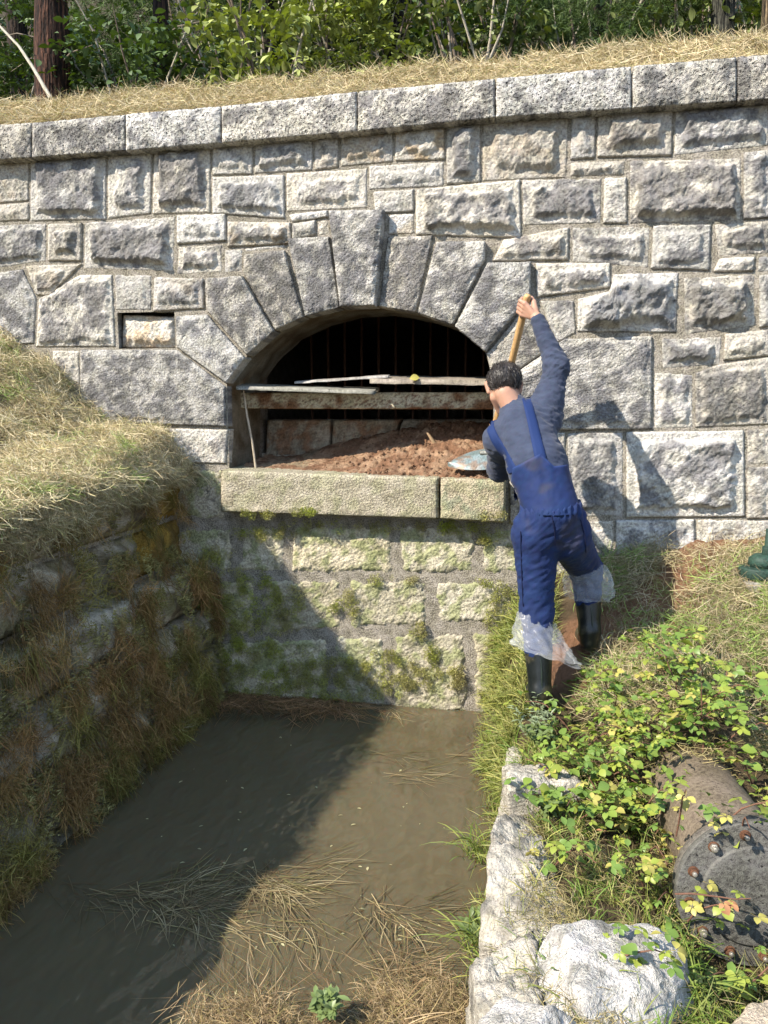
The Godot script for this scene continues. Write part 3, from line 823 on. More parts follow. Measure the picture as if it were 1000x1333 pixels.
func build_culvert() -> void:
	var l := at_z(296, 503).x
	var r := at_z(643, 503).x
	var ch := thing("culvert_chamber", "dark culvert chamber behind the arch with muddy stone back wall", "chamber")
	var box := func(called: String, a: Vector3, b: Vector3, m: Material) -> void:
		part(called, box_mesh((b - a).abs(), 0.004), m, ch, Transform3D(Basis(), (a + b) * 0.5))
	box.call("ceiling", Vector3(l - 0.77, 2.56, -7.05), Vector3(r + 0.77, 2.75, -0.1), M.render)
	box.call("side_wall", Vector3(l - 0.75, 0.8, -7.0), Vector3(l - 0.6, 2.6, -0.63), M.render)
	box.call("side_wall", Vector3(r + 0.6, 0.8, -7.0), Vector3(r + 0.75, 2.6, -0.63), M.render)
	box.call("back_wall", Vector3(l - 0.8, 0.6, -7.2), Vector3(r + 0.8, 2.85, -6.95), M.render)
	box.call("floor", Vector3(l - 0.77, 0.7, -7.05), Vector3(r + 0.77, 1.31, -0.3), M.render)
	box.call("reveal_wall", Vector3(l - 0.78, 1.29, -0.8), Vector3(l - 0.03, 2.59, -0.625), M.render)
	box.call("reveal_wall", Vector3(r + 0.03, 1.29, -0.8), Vector3(r + 0.78, 2.59, -0.625), M.render)
	# muddy stones of the back wall under the beam, as seen at the pixels
	var B := [[346, 546, 430, 546, 428, 594, 344, 594], [432, 546, 522, 546, 500, 596, 430, 596], [524, 546, 652, 546, 652, 600, 505, 600], [330, 590, 420, 592, 420, 606, 330, 604]]
	for i in B.size():
		wall_stone(ch, "stone", B[i], 850 + i, {"plane": -0.64, "base": -0.66, "boss": 0.025, "tone": 0.3, "pale": Color(0.5, 0.45, 0.35), "dark": Color(0.28, 0.22, 0.16), "warm": Color(0.36, 0.19, 0.1), "warmth": 0.7, "back": -0.8, "step": 0.014, "rough": 0.01})
	# lime-washed concrete beam with holes worn in its paint
	var beam := thing("concrete_beam", "concrete beam with flaking whitewash spanning the culvert under the planks", "beam", at_z(495, 520, -0.3))
	var a := at_z(335, 511, -0.26)
	var b := at_z(660, 533, -0.26)
	var v := PackedVector3Array()
	var c := PackedColorArray()
	var nu := 130
	for j in 14:
		var prof: Array = [[0.0, -0.2], [0.0, -0.01], [-0.01, 0.0], [-0.1, 0.0], [-0.2, 0.0], [-0.3, 0.0], [-0.4, 0.0], [-0.5, 0.0], [-0.6, 0.0], [-0.7, 0.0], [-0.8, 0.0], [-0.9, 0.0], [-1.0, -0.004], [-1.0, -0.2]][j]
		for i in nu:
			var x := lerpf(a.x - 0.15, b.x, i / (nu - 1.0))
			var q := Vector3(x, a.y + prof[0] * (a.y - b.y), -0.26 + prof[1])
			var f := nf.get_noise_3d(q.x * 45.0, q.y * 60.0, 3.0)
			var k := sstep(0.0, 0.12, f + 0.3 * n3(q, 6.0) - 0.42 - 0.35 * prof[0])
			q.z += 0.004 * n3(q, 20.0) - 0.006 * k
			v.append(q - beam.position)
			c.append(Color(0.62, 0.58, 0.42).lerp(Color(0.3, 0.2, 0.13), k).lerp(Color(0.24, 0.13, 0.07), sstep(0.2, 0.4, n3(q, 2.3) + 0.2 * n3(q, 9.0))))
	part("beam_body", finish(v, c, grid_idx(nu, 14)), M.concrete, beam)
	# loose boards on the beam
	var plank := func(label: String, p: Vector3, q: Vector3, wid: float, thick: float, col: Color) -> void:
		var d := q - p
		var n := int(d.length() / 0.03) + 2
		var vv := PackedVector3Array()
		var cc := PackedColorArray()
		var across := Vector3(0, 0.12, -1).normalized() * wid
		for i in n + 2:
			var t := clampf((i - 1.0) / (n - 1.0), 0, 1)
			var o := p + d * t
			var shr := 0.02 if i == 0 or i == n + 1 else 1.0
			for k in 7:
				var e: Array = [[0.0, -0.5], [0.0, 0.5], [0.5, 0.5], [1.0, 0.5], [1.0, -0.5], [0.5, -0.5], [0.0, -0.5]][k]
				var pt: Vector3 = o + across * (0.5 + (e[0] - 0.5) * shr) + Vector3(0, thick * e[1] * shr, 0)
				pt += Vector3(0, 0.004, 0.004) * n3(pt, 10.0) + (d.normalized() * 0.014 * nf.get_noise_2d(k * 9.0, 5.0) if i <= 1 or i >= n else Vector3.ZERO)
				vv.append(pt - p)
				cc.append(col * (0.9 + 0.35 * n3(Vector3(pt.x * 0.3, pt.y * 3.0, pt.z * 3.0), 9.0)))
		var o2 := part("plank", finish(vv, cc, grid_idx(7, n + 2, true)), M.wood)
		o2.position = p
		tag(o2, label, "plank")
	plank.call("silvery grey plank lying from the left jamb along the beam", at_z(308, 505, -0.05), at_z(487, 511, -0.1), 0.17, 0.02, Color(0.36, 0.36, 0.31))
	plank.call("long weathered plank on the beam with a yellow leaf on its edge", at_z(482, 496, -0.12), at_z(664, 499, -0.12), 0.22, 0.028, Color(0.38, 0.34, 0.28))
	plank.call("thin pale board lying on top of the two planks", at_z(384, 498, -0.16), at_z(506, 490, -0.14), 0.06, 0.013, Color(0.44, 0.43, 0.4))
	var yl := part("fallen_leaf", leaf_mesh(1, 0.06, 0.045, 9), M.leaf_yellow)
	yl.position = at_z(532, 493, -0.1)
	yl.rotation = Vector3(0.9, 0.4, 0.2)
	tag(yl, "small yellow fallen leaf on the edge of the long plank", "leaf")
	# iron bars far inside
	var grille := thing("iron_grille", "row of upright rusty iron bars deep inside the dark arch", "grille", Vector3(l, 1.32, -1.6))
	for i in 13:
		var x := 0.06 + i * 0.135
		part("bar", tube_mesh([Vector3(x, 0, 0), Vector3(x, 1.28, 0)], [0.011, 0.011], 6), M.rust, grille)
	part("rail", tube_mesh([Vector3(0, 1.2, 0.015), Vector3(1.74, 1.2, 0.015)], [0.012, 0.012], 6), M.rust, grille)
	# the thin stick leaning in the left jamb
	var s0 := at_z(333, 604, -0.1)
	var s1 := at_z(317, 507, -0.12)
	s0.y = 1.415
	var sk := part("stick", tube_mesh([Vector3.ZERO, (s1 - s0) * 0.3 + Vector3(0.004, 0, 0), (s1 - s0) * 0.7 + Vector3(-0.003, 0, 0), s1 - s0], [0.007, 0.0068, 0.006, 0.005], 7, Color(0.55, 0.48, 0.36), 0.2), M.stick)
	sk.position = s0
	tag(sk, "thin pale stick leaning upright against the left jamb of the arch", "stick")
	# the silt being shovelled out
	var heap := thing("soil_heap", "heap of crumbly reddish brown silt on the culvert sill", "soil", Vector3(-0.7, 1.38, -0.3))
	var hh := func(x: float, z: float) -> float:
		var w := at_z(470, 600).x
		var t := 0.3 + 0.7 * sstep(w - 0.4, w + 0.5, x)
		var d := sstep(0.09, -0.42, z)
		var h := 0.012 + t * 0.19 * d + 0.1 * d * sstep(-0.35, -0.62, z) * sstep(l + 0.15, l + 0.6, x)
		h += (0.02 * nz.get_noise_2d(x * 9.0, z * 9.0) + 0.016 * nz.get_noise_2d(x * 34.0, z * 34.0) + 0.012 * absf(nf.get_noise_2d(x * 60.0, z * 60.0))) * (0.25 + t)
		return minf(h, 0.32) - 0.03 * sstep(0.04, 0.11, z + 0.05 * nz.get_noise_2d(x * 12.0, 3.0))
	var hm := field(l + 0.02, r - 0.02, -0.64, 0.115, 0.011, func(x: float, z: float) -> float: return hh.call(x, z), func(p: Vector3) -> Color:
		var dry := sstep(-0.2, 0.35, n3(p, 7.0) + 0.4 * n3(p, 28.0))
		return Color(0.28, 0.155, 0.09).lerp(Color(0.48, 0.32, 0.2), dry).lerp(Color(0.4, 0.34, 0.22), sstep(0.1, 0.4, n3(p, 5.0)) * sstep(-1.1, -1.5, p.x) * 0.7))
	part("silt", hm, M.soil_loose, heap, Transform3D(Basis(), Vector3(0.7, 0.005, 0.3)))
	var clod := rock_mesh(Vector3.ONE * 0.05, 5, 6, 0.25, 0.5, 6, 0.0, Color(1, 1, 1), Color(0.7, 0.65, 0.6))
	var xf := []
	var cl := []
	for i in 1500:
		var x := rng.randf_range(l + 0.3, r - 0.02)
		var z := rng.randf_range(-0.6, 0.1)
		if rng.randf() > 0.15 + sstep(l + 0.4, l + 1.1, x): continue
		var s := 0.07 + 0.32 * pow(rng.randf(), 3.0)
		xf.append(Transform3D(Basis.from_euler(rv(rng, PI)) * s, Vector3(x + 0.7, hh.call(x, z) + 0.005 + s * 0.012, z + 0.3)))
		cl.append(Color(0.46, 0.29, 0.18) * rng.randf_range(0.6, 1.15))
	tag(scatter("clods", clod, M.soil_loose, xf, cl, heap), "", "", "", "stuff")
	# a root sticking out of the silt
	var rt := part("root_stub", tube_mesh([Vector3.ZERO, Vector3(-0.04, 0.09, 0.01), Vector3(-0.09, 0.16, 0.0)], [0.016, 0.013, 0.007], 8, Color(0.42, 0.3, 0.18), 0.3), M.stick)
	rt.position = Vector3(at_z(573, 585, -0.3).x, 1.48, -0.36)
	tag(rt, "short broken root poking out of the reddish silt", "root")

# ---------------------------------------------------------------- walls of the channel
func build_channel() -> void:
	var lw := thing("channel_wall", "old battered stone channel wall hung with dead grass and moss", "wall", Vector3(-1.93, 0, 0))
	var rows := [-0.3, 0.02, 0.3, 0.58, 0.84, 1.12, 1.4]
	for j in 6:
		var z := 0.02
		var k := 0
		while z < 5.5:
			var w := 0.3 + 0.26 * absf(sin(j * 2.7 + k * 1.3))
			if j == 5 and k == 0: w = 0.24
			var b := [Vector2(-z - w, rows[j + 1]), Vector2(-z, rows[j + 1]), Vector2(-z, rows[j]), Vector2(-z - w, rows[j])]
			var back_off: float = -0.02 - 0.13 * (rows[j] + 0.3) - 0.04 * absf(sin(j * 5.1 + k * 2.9)) + (0.07 if j <= 3 else -0.03)
			var ochre: bool = j >= 4 and k == 0
			var o := {"boss": 0.06, "margin": 0.01, "slope": 0.05, "rough": 0.018, "gap": 0.012, "base": back_off, "back": back_off - 0.2, "step": 0.018 if z < 2.6 else 0.05, "tone": 0.45,
				"pale": Color(0.55, 0.36, 0.07) if ochre else Color(0.54, 0.49, 0.37), "dark": Color(0.3, 0.2, 0.05) if ochre else Color(0.27, 0.23, 0.16), "warm": Color(0.24, 0.23, 0.09), "warmth": 0.2 if ochre else 0.6}
			part("stone", stone_mesh([b[0], b[1]], [b[1], b[2]], [b[3], b[2]], [b[0], b[3]], 900 + j * 31 + k, o), M.rock, lw, Transform3D(Basis(Vector3.UP, PI / 2), Vector3.ZERO))
			z += w
			k += 1
	part("mortar_core", box_mesh(Vector3(0.3, 1.6, 5.6), 0.01), M.mortar, lw, Transform3D(Basis(), Vector3(-0.4, 0.52, 2.8)))
	# right side: low wall of rough blocks
	var rw := thing("low_stone_wall", "low wall of rough pale blocks edging the water on the right bank", "wall", Vector3(0, 0, 2.0))
	var blk := [[Vector3(0.03, 0.17, 1.56), Vector3(0.28, 0.46, 0.3), 0.1, 1], [Vector3(-0.015, 0.1, 1.83), Vector3(0.2, 0.46, 0.24), 0.3, 2], [Vector3(0.01, 0.08, 2.15), Vector3(0.25, 0.5, 0.5), 0.3, 3], [Vector3(-0.03, 0.07, 2.62), Vector3(0.2, 0.48, 0.42), 0.35, 4], [Vector3(-0.02, 0.07, 3.1), Vector3(0.24, 0.5, 0.5), 0.35, 5], [Vector3(0.0, 0.02, 1.2), Vector3(0.24, 0.5, 0.34), 0.4, 6]]
	for b in blk:
		part("stone", rock_mesh(b[1] * 1.06, b[3] * 17, 7, 0.085, b[2], 40, 0.75, Color(0.58, 0.55, 0.47), Color(0.24, 0.23, 0.2)), M.rock, rw, Transform3D(Basis(Vector3.UP, 0.12 * sin(b[3] * 2.0)), b[0] - rw.position))
	var bl := [["boulder", Vector3(0.235, 0.24, 2.5), Vector3(0.36, 0.34, 0.42), 44, 0.18, "large angular pale grey boulder lying beside the low wall"], ["boulder", Vector3(0.02, 0.26, 2.79), Vector3(0.24, 0.26, 0.26), 71, 0.12, "whitish broken boulder sitting on the end of the low wall"], ["boulder", Vector3(0.585, 0.26, 2.68), Vector3(0.24, 0.22, 0.22), 33, 0.05, "smooth beige boulder below the flanged pipe end"], ["boulder", Vector3(0.36, 0.25, 2.38), Vector3(0.15, 0.16, 0.15), 52, 0.35, "small brown grey rock wedged between big boulder and pipe"]]
	for b in bl:
		var warm: bool = b[3] == 33
		var o := part("boulder", rock_mesh(b[2] * 1.1, b[3], 14, 0.07, b[4], 40, 0.0, Color(0.62, 0.53, 0.4) if warm else Color(0.62, 0.61, 0.57), Color(0.26, 0.26, 0.24)), M.rock)
		o.position = b[1]
		o.rotation.y = b[3] * 0.7
		tag(o, b[5], "boulder")

func build_pipe() -> void:
	var c := Vector3(0.655, 0.41, 2.22)
	var pipe := thing("blanked_pipe", "thick grey pipe coming out of the bank, closed by a bolted flange", "pipe", c)
	pipe.rotation = Vector3(-0.06, 0.07, 0)
	var col := Color(0.15, 0.14, 0.12)
	part("pipe_body", tube_mesh([Vector3(0, 0, -0.06), Vector3(0, 0, -0.5), Vector3(0, 0, -1.5)], [0.165, 0.165, 0.165], 40, Color(0.19, 0.155, 0.11), 0.02), M.iron, pipe)
	part("pipe_collar", tube_mesh([Vector3(0, 0, -0.075), Vector3(0, 0, -0.055), Vector3(0, 0, -0.035), Vector3(0, 0, -0.03)], [0.21, 0.219, 0.219, 0.212], 48, col), M.iron, pipe)
	part("blind_flange", tube_mesh([Vector3(0, 0, -0.028), Vector3(0, 0, -0.024), Vector3(0, 0, -0.004), Vector3(0, 0, 0.0), Vector3(0, 0, 0.001), Vector3(0, 0, 0.008), Vector3(0, 0, 0.012), Vector3(0, 0, 0.013)], [0.213, 0.22, 0.22, 0.215, 0.152, 0.15, 0.145, 0.11], 48, Color(0.145, 0.142, 0.13)), M.iron, pipe)
	for i in 12:
		var a := TAU * (i + 0.35) / 12.0
		var p := Vector3(cos(a) * 0.184, sin(a) * 0.184, 0.0)
		var b := Node3D.new()
		b.name = "bolt"
		pipe.add_child(b, true)
		b.position = p
		b.rotation.z = i * 1.3
		b.scale = Vector3.ONE * 0.78
		part("washer", tube_mesh([Vector3(0, 0, -0.001), Vector3(0, 0, 0.004)], [0.021, 0.02], 14), M.rust, b)
		part("nut", tube_mesh([Vector3(0, 0, 0.003), Vector3(0, 0, 0.017), Vector3(0, 0, 0.019)], [0.0165, 0.0165, 0.014], 6), M.rust if i % 3 != 1 else M.zinc, b)
		part("stud", tube_mesh([Vector3(0, 0, 0.01), Vector3(0, 0, 0.028), Vector3(0, 0, 0.03)], [0.0095, 0.0095, 0.007], 10), M.zinc, b)
	# the green valve on its concrete block by the wall
	var g := at_z(990, 752, 0.32)
	var gv := thing("green_valve", "green painted valve stem with round cap on a concrete block by the wall", "valve", g)
	var green := Color(0.028, 0.065, 0.048)
	part("concrete_block", rock_mesh(Vector3(0.26, 0.26, 0.24), 88, 4, 0.03, 0.1, 18, 1.0, Color(0.5, 0.48, 0.42)), M.rock, gv, Transform3D(Basis(), Vector3(0.02, -0.12, 0)))
	part("valve_base", tube_mesh([Vector3(0, 0, 0), Vector3(0, 0.01, 0), Vector3(0, 0.05, 0), Vector3(0, 0.06, 0)], [0.1, 0.108, 0.108, 0.095], 28, green), M.iron, gv)
	part("valve_bonnet", tube_mesh([Vector3(0.01, 0.055, 0), Vector3(0.01, 0.1, 0), Vector3(0.01, 0.12, 0)], [0.075, 0.07, 0.045], 20, green * 1.15), M.iron, gv)
	part("valve_stem", tube_mesh([Vector3(0.025, 0.1, 0), Vector3(0.025, 0.16, 0), Vector3(0.025, 0.165, 0), Vector3(0.025, 0.25, 0)], [0.028, 0.026, 0.016, 0.014], 14, green), M.iron, gv)

# ---------------------------------------------------------------- the man and his shovel
var shaft_top: Vector3
var shaft_end: Vector3

func fist(c: Vector3, axis: Vector3, wrist: Vector3, mirror := 1.0) -> Array:      # fingers closed round a bar through c along axis
	var e1 := (wrist - c)
	e1 = (e1 - axis * e1.dot(axis)).normalized()
	var e2 := axis.cross(e1) * mirror
	var out := []
	var ring := func(deg: float, r: float, s: float) -> Vector3:
		var a := deg_to_rad(deg)
		return c + axis * s + (e1 * cos(a) + e2 * sin(a)) * r
	for i in 4:
		var s := (i - 1.5) * 0.0195
		var k: float = [0.92, 1.0, 0.97, 0.82][i]
		var p := [ring.call(48, 0.038, s), ring.call(48 + 62 * k, 0.032, s * 0.98), ring.call(48 + 130 * k, 0.028, s * 0.96), ring.call(48 + 190 * k, 0.026, s * 0.95)]
		out.append([wrist.lerp(p[0], 0.25), p[0], 0.016, 0.0125])
		out.append([p[0], p[1], 0.011, 0.0098])
		out.append([p[1], p[2], 0.0096, 0.009])
		out.append([p[2], p[3], 0.009, 0.008])
	var th := [wrist.lerp(ring.call(-25, 0.04, -0.025), 0.55), ring.call(-42, 0.037, -0.03), ring.call(-95, 0.031, -0.036), ring.call(-140, 0.028, -0.03)]
	out.append([wrist, th[0], 0.022, 0.017])
	out.append([th[0], th[1], 0.017, 0.013])
	out.append([th[1], th[2], 0.0125, 0.011])
	out.append([th[2], th[3], 0.0108, 0.009])
	return out

func build_person() -> void:
	var J := at_z
	var pelA: Vector3 = J.call(700, 690, 0.84)
	var pelB: Vector3 = J.call(738, 691, 0.81)
	var sp0: Vector3 = J.call(719, 668, 0.83)
	var sp1: Vector3 = J.call(701, 612, 0.75)
	var ch0: Vector3 = J.call(698, 600, 0.73)
	var ch1: Vector3 = J.call(682, 556, 0.65)
	var shL: Vector3 = J.call(650, 572, 0.62)
	var shR: Vector3 = J.call(708, 545, 0.6)
	var nk0: Vector3 = J.call(674, 541, 0.61)
	var hd: Vector3 = J.call(656, 503, 0.55)
	var elR: Vector3 = J.call(725, 477, 0.54)
	shaft_top = J.call(687, 385, 0.46)
	shaft_end = J.call(636, 597, -0.02)
	var ax := (shaft_end - shaft_top).normalized()
	var gripR := shaft_top + ax * 0.055
	var wrR: Vector3 = J.call(699, 414, 0.49)
	var gripL := shaft_top.lerp(shaft_end, 0.8)
	var elL: Vector3 = J.call(650, 612, 0.44)
	var wrL := gripL + Vector3(0.035, -0.02, 0.065)
	var hipL: Vector3 = J.call(697, 702, 0.84)
	var knL: Vector3 = J.call(699, 795, 0.83)
	var anL: Vector3 = J.call(703, 900, 0.93)
	var hipR: Vector3 = J.call(740, 702, 0.8)
	var knR: Vector3 = J.call(763, 741, 0.52)
	var anR: Vector3 = J.call(768, 822, 0.6)
	var where := Vector3(anL.x, anL.y - 0.1, anL.z)
	var man := thing("person", "man in navy bib overalls and dark sweater, back turned, reaching up with a shovel", "person", where)
	var done := func(called: String, out: Array, m: Material, parent: Node3D = man) -> MeshInstance3D:
		var v: PackedVector3Array = out[0]
		for i in v.size(): v[i] -= where
		return part(called, finish(v, out[1], out[2]), m, parent)

	# head axes: bowed and turned to his left
	var F := Vector3(-0.16, -0.5, -0.85).normalized()
	var X := F.cross(Vector3.UP).normalized()
	var Y := X.cross(F)
	var H := func(x: float, y: float, f: float) -> Vector3: return hd + X * x + Y * y + F * f
	var skin := Color(0.4, 0.225, 0.155)
	var eye_l: Vector3 = H.call(-0.032, 0.002, 0.088)
	var eye_r: Vector3 = H.call(0.032, 0.002, 0.088)
	var skin_col := func(p: Vector3) -> Color:
		var e := minf(p.distance_to(eye_l), p.distance_to(eye_r))
		if e < 0.006: return Color(0.03, 0.02, 0.015)
		if e < 0.011: return Color(0.6, 0.58, 0.55)
		if p.distance_to(H.call(0, -0.058, 0.1)) < 0.024 and absf((p - hd).dot(Y) + 0.058) < 0.008: return Color(0.4, 0.17, 0.13)
		return skin * (1.0 + 0.1 * n3(p, 30.0))
	var body := fresh()
	nets(body, [[pelA, pelB, 0.1, 0.1], [sp0, sp1, 0.105, 0.11], [ch0, ch1, 0.115, 0.105], [shL, shR, 0.05, 0.055], [nk0, H.call(0, -0.055, -0.03), 0.058, 0.052], [shR, elR, 0.045, 0.036], [elR, wrR, 0.036, 0.027], [shL, elL, 0.045, 0.036], [elL, wrL, 0.036, 0.027],
		[hipL, knL, 0.08, 0.055], [knL, anL, 0.05, 0.038], [hipR, knR, 0.08, 0.055], [knR, anR, 0.05, 0.038]], 0.012, 0.035, null, skin_col)
	var cran := [[H.call(0, 0.022, -0.032), H.call(0, 0.028, 0.03), 0.078, 0.074]]
	nets(body, cran + [[H.call(0, -0.03, 0.045), H.call(0, -0.088, 0.068), 0.055, 0.028], [H.call(0.042, -0.055, 0.012), H.call(0.014, -0.095, 0.066), 0.028, 0.02], [H.call(-0.042, -0.055, 0.012), H.call(-0.014, -0.095, 0.066), 0.028, 0.02], [H.call(0, 0.004, 0.1), H.call(0, -0.03, 0.118), 0.009, 0.013], [H.call(-0.03, 0.022, 0.09), H.call(0.03, 0.022, 0.09), 0.013, 0.013],
		[H.call(-0.018, -0.06, 0.093), H.call(0.018, -0.06, 0.093), 0.01, 0.01], [H.call(0.08, 0.012, -0.004), H.call(0.076, -0.032, 0.0), 0.016, 0.01], [H.call(-0.08, 0.012, -0.004), H.call(-0.076, -0.032, 0.0), 0.016, 0.01], [H.call(0, -0.03, -0.02), nk0, 0.056, 0.055]], 0.0045, 0.016, null, skin_col)
	for hnd in [fist(gripR, ax, wrR, 1.0), fist(gripL, ax, wrL, -1.0)]:
		nets(body, hnd, 0.0032, 0.006, null, skin_col)
	nets(body, [[elR.lerp(wrR, 0.6), wrR, 0.032, 0.026], [wrR, wrR.lerp(gripR, 0.45), 0.027, 0.024]], 0.005, 0.01, null, skin_col)
	done.call("body", body, M.skin)
	# cropped dark hair
	var hair := fresh()
	var hn := (F * -0.72 + Y * 0.69).normalized()
	nets(hair, [[cran[0][0], cran[0][1], 0.087, 0.081]], 0.0034, 0.01, func(p: Vector3) -> float: return maxf(-0.012 + 0.008 * n3(p, 40.0) - (p - hd).dot(hn), -0.074 + 0.01 * n3(p, 30.0) - (p - hd).dot(Y)), func(p: Vector3) -> Color:
		return Color(0.017, 0.013, 0.011).lerp(Color(0.05, 0.042, 0.038), 0.5 + 0.6 * nf.get_noise_3d(p.x * 220.0, p.y * 90.0, p.z * 220.0)))
	wrinkle(hair, func(p: Vector3) -> float: return 0.003 * n3(p, 25.0) - 0.003)
	var roots: PackedVector3Array = hair[0].duplicate()
	var skull: Vector3 = (cran[0][0] + cran[0][1]) * 0.5
	var locks := strips(5200, 77, 3, func(r: RandomNumberGenerator) -> Array:
		var p: Vector3 = roots[r.randi() % roots.size()]
		var n := (p - skull).normalized()
		var flow := (Y * -0.75 - F * 0.5 + X * 0.3 * signf((p - hd).dot(X)))
		if (p - skull).dot(Y) > 0.055: flow = F * 0.7 + X * 0.5
		flow = (flow - n * flow.dot(n)).normalized()
		var t := r.randf()
		return [p - where + rv(r, 0.003), flow + n * r.randf_range(0.12, 0.5) + rv(r, 0.22), n * -0.6, r.randf_range(0.012, 0.026), r.randf_range(0.0008, 0.0016), Color(0.014, 0.011, 0.009).lerp(Color(0.075, 0.065, 0.06), t * t)])
	part("hair_strands", locks, M.hair, man)
	done.call("hair", hair, M.hair)
	# sweater
	var knit := [[sp0, sp1, 0.128, 0.128], [ch0, ch1, 0.136, 0.122], [shL, shR, 0.07, 0.078], [nk0, nk0.lerp(hd, 0.42), 0.07, 0.062], [shR, shR.lerp(elR, 0.4), 0.076, 0.064], [shR.lerp(elR, 0.4), elR, 0.064, 0.053], [elR, wrR.lerp(elR, 0.06), 0.053, 0.037], [shL, elL, 0.068, 0.052], [elL, wrL, 0.052, 0.038], [ch0.lerp(ch1, 0.6), shR.lerp(ch1, 0.2), 0.1, 0.08]]
	var blue := Color(0.042, 0.052, 0.085)
	var shirt := fresh()
	nets(shirt, knit, 0.0095, 0.05, null, func(p: Vector3) -> Color: return blue * (1.0 + 0.25 * n3(p, 12.0)))
	wrinkle(shirt, func(p: Vector3) -> float:
		var arm := sstep(0.2, 0.05, minf(p.distance_to(elR), p.distance_to(shR)))
		var q := Vector3(p.x * 8.0 - p.y * 6.0, p.y * 34.0 + p.x * 12.0, p.z * 8.0)
		return 0.011 * (0.25 - absf(nz.get_noise_3dv(q * 0.8))) + (0.012 * nz.get_noise_3d(p.x * 14.0, p.y * 46.0 + p.x * 20.0, p.z * 14.0)) * arm)
	done.call("sweater", shirt, M.shirt)
	# overalls: seat and legs
	var navy := Color(0.014, 0.027, 0.088)
	var drill := func(p: Vector3) -> Color:
		var worn := sstep(0.25, 0.6, n3(p, 5.0) + sstep(0.14, 0.05, p.distance_to(pelB + Vector3(0, 0, 0.13))) * 0.7)
		return (navy * (1.0 + 0.3 * n3(p, 9.0))).lerp(Color(0.045, 0.043, 0.055), worn * 0.55)
	var bo: Vector3 = knL.lerp(anL, 0.52)
	var boR: Vector3 = knR.lerp(anR, 0.5)
	var seat := [[pelA, pelB, 0.118, 0.108], [sp0, J.call(716, 657, 0.82), 0.143, 0.137], [hipL, knL, 0.104, 0.076], [knL, bo, 0.076, 0.064], [hipR, knR, 0.1, 0.08], [knR, boR, 0.078, 0.066]]
	var pants := fresh()
	nets(pants, seat, 0.0095, 0.03, func(p: Vector3) -> float: return (p - J.call(716, 653, 0.82)).dot(Vector3(-0.1, 1.0, 0.1).normalized()), drill)
	wrinkle(pants, func(p: Vector3) -> float:
		var waist := sstep(0.09, 0.0, absf(p.y - J.call(716, 660, 0.9).y))
		var f := 0.013 * (0.2 - absf(nz.get_noise_3d(p.x * 5.0 + p.y * 5.0, p.y * 14.0 - p.x * 10.0, p.z * 6.0))) + 0.0015 * n3(p, 22.0)
		return f + waist * 0.0055 * sin(p.x * 260.0 + 2.0 * n3(p, 9.0)))
	var ov := done.call("overalls", pants, M.overall) as MeshInstance3D
	# the back bib and the braces, laid over the sweater
	var drape := func(q: Vector2, off: float) -> Vector3:
		var p := Vector3(q.x, q.y, 1.3)
		for i in 40:
			var d := sdf(p, knit, 0.05)
			if d < 0.001 or p.z < 0.4: break
			p.z -= d * 0.8
		return p + Vector3(0, 0, off)
	var T := px([667, 610, 685, 600, 704, 590, 722, 607, 742, 606], 0.87)
	var L := [T[0]] + px([664, 635, 665, 668], 0.87)
	var R := [T[-1]] + px([749, 632, 758, 668], 0.87)
	var Bq := [L[-1], R[-1]]
	var bv := PackedVector3Array()
	var bc := PackedColorArray()
	var nu := 40
	var nv := 30
	for j in nv + 2:
		for i in nu + 2:
			var u := clampf((i - 1.0) / (nu - 1.0), 0, 1)
			var t := clampf((j - 1.0) / (nv - 1.0), 0, 1)
			var s: Vector2 = along(T, u).lerp(along(Bq, u), t) + along(L, t).lerp(along(R, t), u) - T[0].lerp(T[-1], u).lerp(Bq[0].lerp(Bq[1], u), t)
			var edge := i == 0 or j == 0 or i == nu + 1 or j == nv + 1
			var p: Vector3 = drape.call(s, -0.006 if edge else 0.013)
			if not edge: p.z += 0.007 * nz.get_noise_3d(p.x * 16.0 + p.y * 14.0, p.y * 12.0 - p.x * 9.0, 2.0) + 0.004 * sstep(0.75, 1.0, t)
			bv.append(p - where)
			bc.append(drill.call(p) * (1.25 if u < 0.04 or u > 0.96 or t < 0.05 else 1.0))
	var bib := part("bib", finish(bv, bc, grid_idx(nu + 2, nv + 2)), M.overall, ov)
	for e in 2:
		var line: Array = px([[704, 596, 699, 575, 693, 550, 687, 527, 684, 517], [668, 614, 655, 593, 643, 574, 636, 560, 634, 551]][e], 0.83)
		var sv := PackedVector3Array()
		var sc := PackedColorArray()
		for k in 26:
			var t := k / 25.0
			var p := along(line, t)
			var d := (along(line, minf(t + 0.04, 1.0)) - along(line, maxf(t - 0.04, 0.0))).normalized()
			var n := Vector2(-d.y, d.x)
			for i in 6:
				var s: float = [-1.0, -0.92, -0.35, 0.35, 0.92, 1.0][i]
				var q: Vector3 = drape.call(p + n * s * (0.026 - 0.006 * t), -0.004 if i == 0 or i == 5 else 0.009)
				sv.append(q - where)
				sc.append(Color(0.015, 0.03, 0.1))
		part("brace", finish(sv, sc, grid_idx(6, 26)), M.overall, ov)
	# seams of the seat and the left leg
	for line in [[718, 668, 722, 690, 723, 708], [678, 690, 679, 740, 681, 790], [756, 676, 762, 700, 764, 722]]:
		var pts := []
		var rr := []
		var poly := px(line, 0.9)
		for k in 16:
			var q2 := along(poly, k / 15.0)
			var p := Vector3(q2.x, q2.y, 1.3)
			for i in 40:
				var d := sdf(p, seat, 0.03)
				if d < 0.001 or p.z < 0.4: break
				p.z -= d * 0.8
			pts.append(p + Vector3(0, 0, 0.002) - where)
			rr.append(0.0028)
		part("seam", tube_mesh(pts, rr, 5, Color(0.008, 0.014, 0.045)), M.overall, ov)
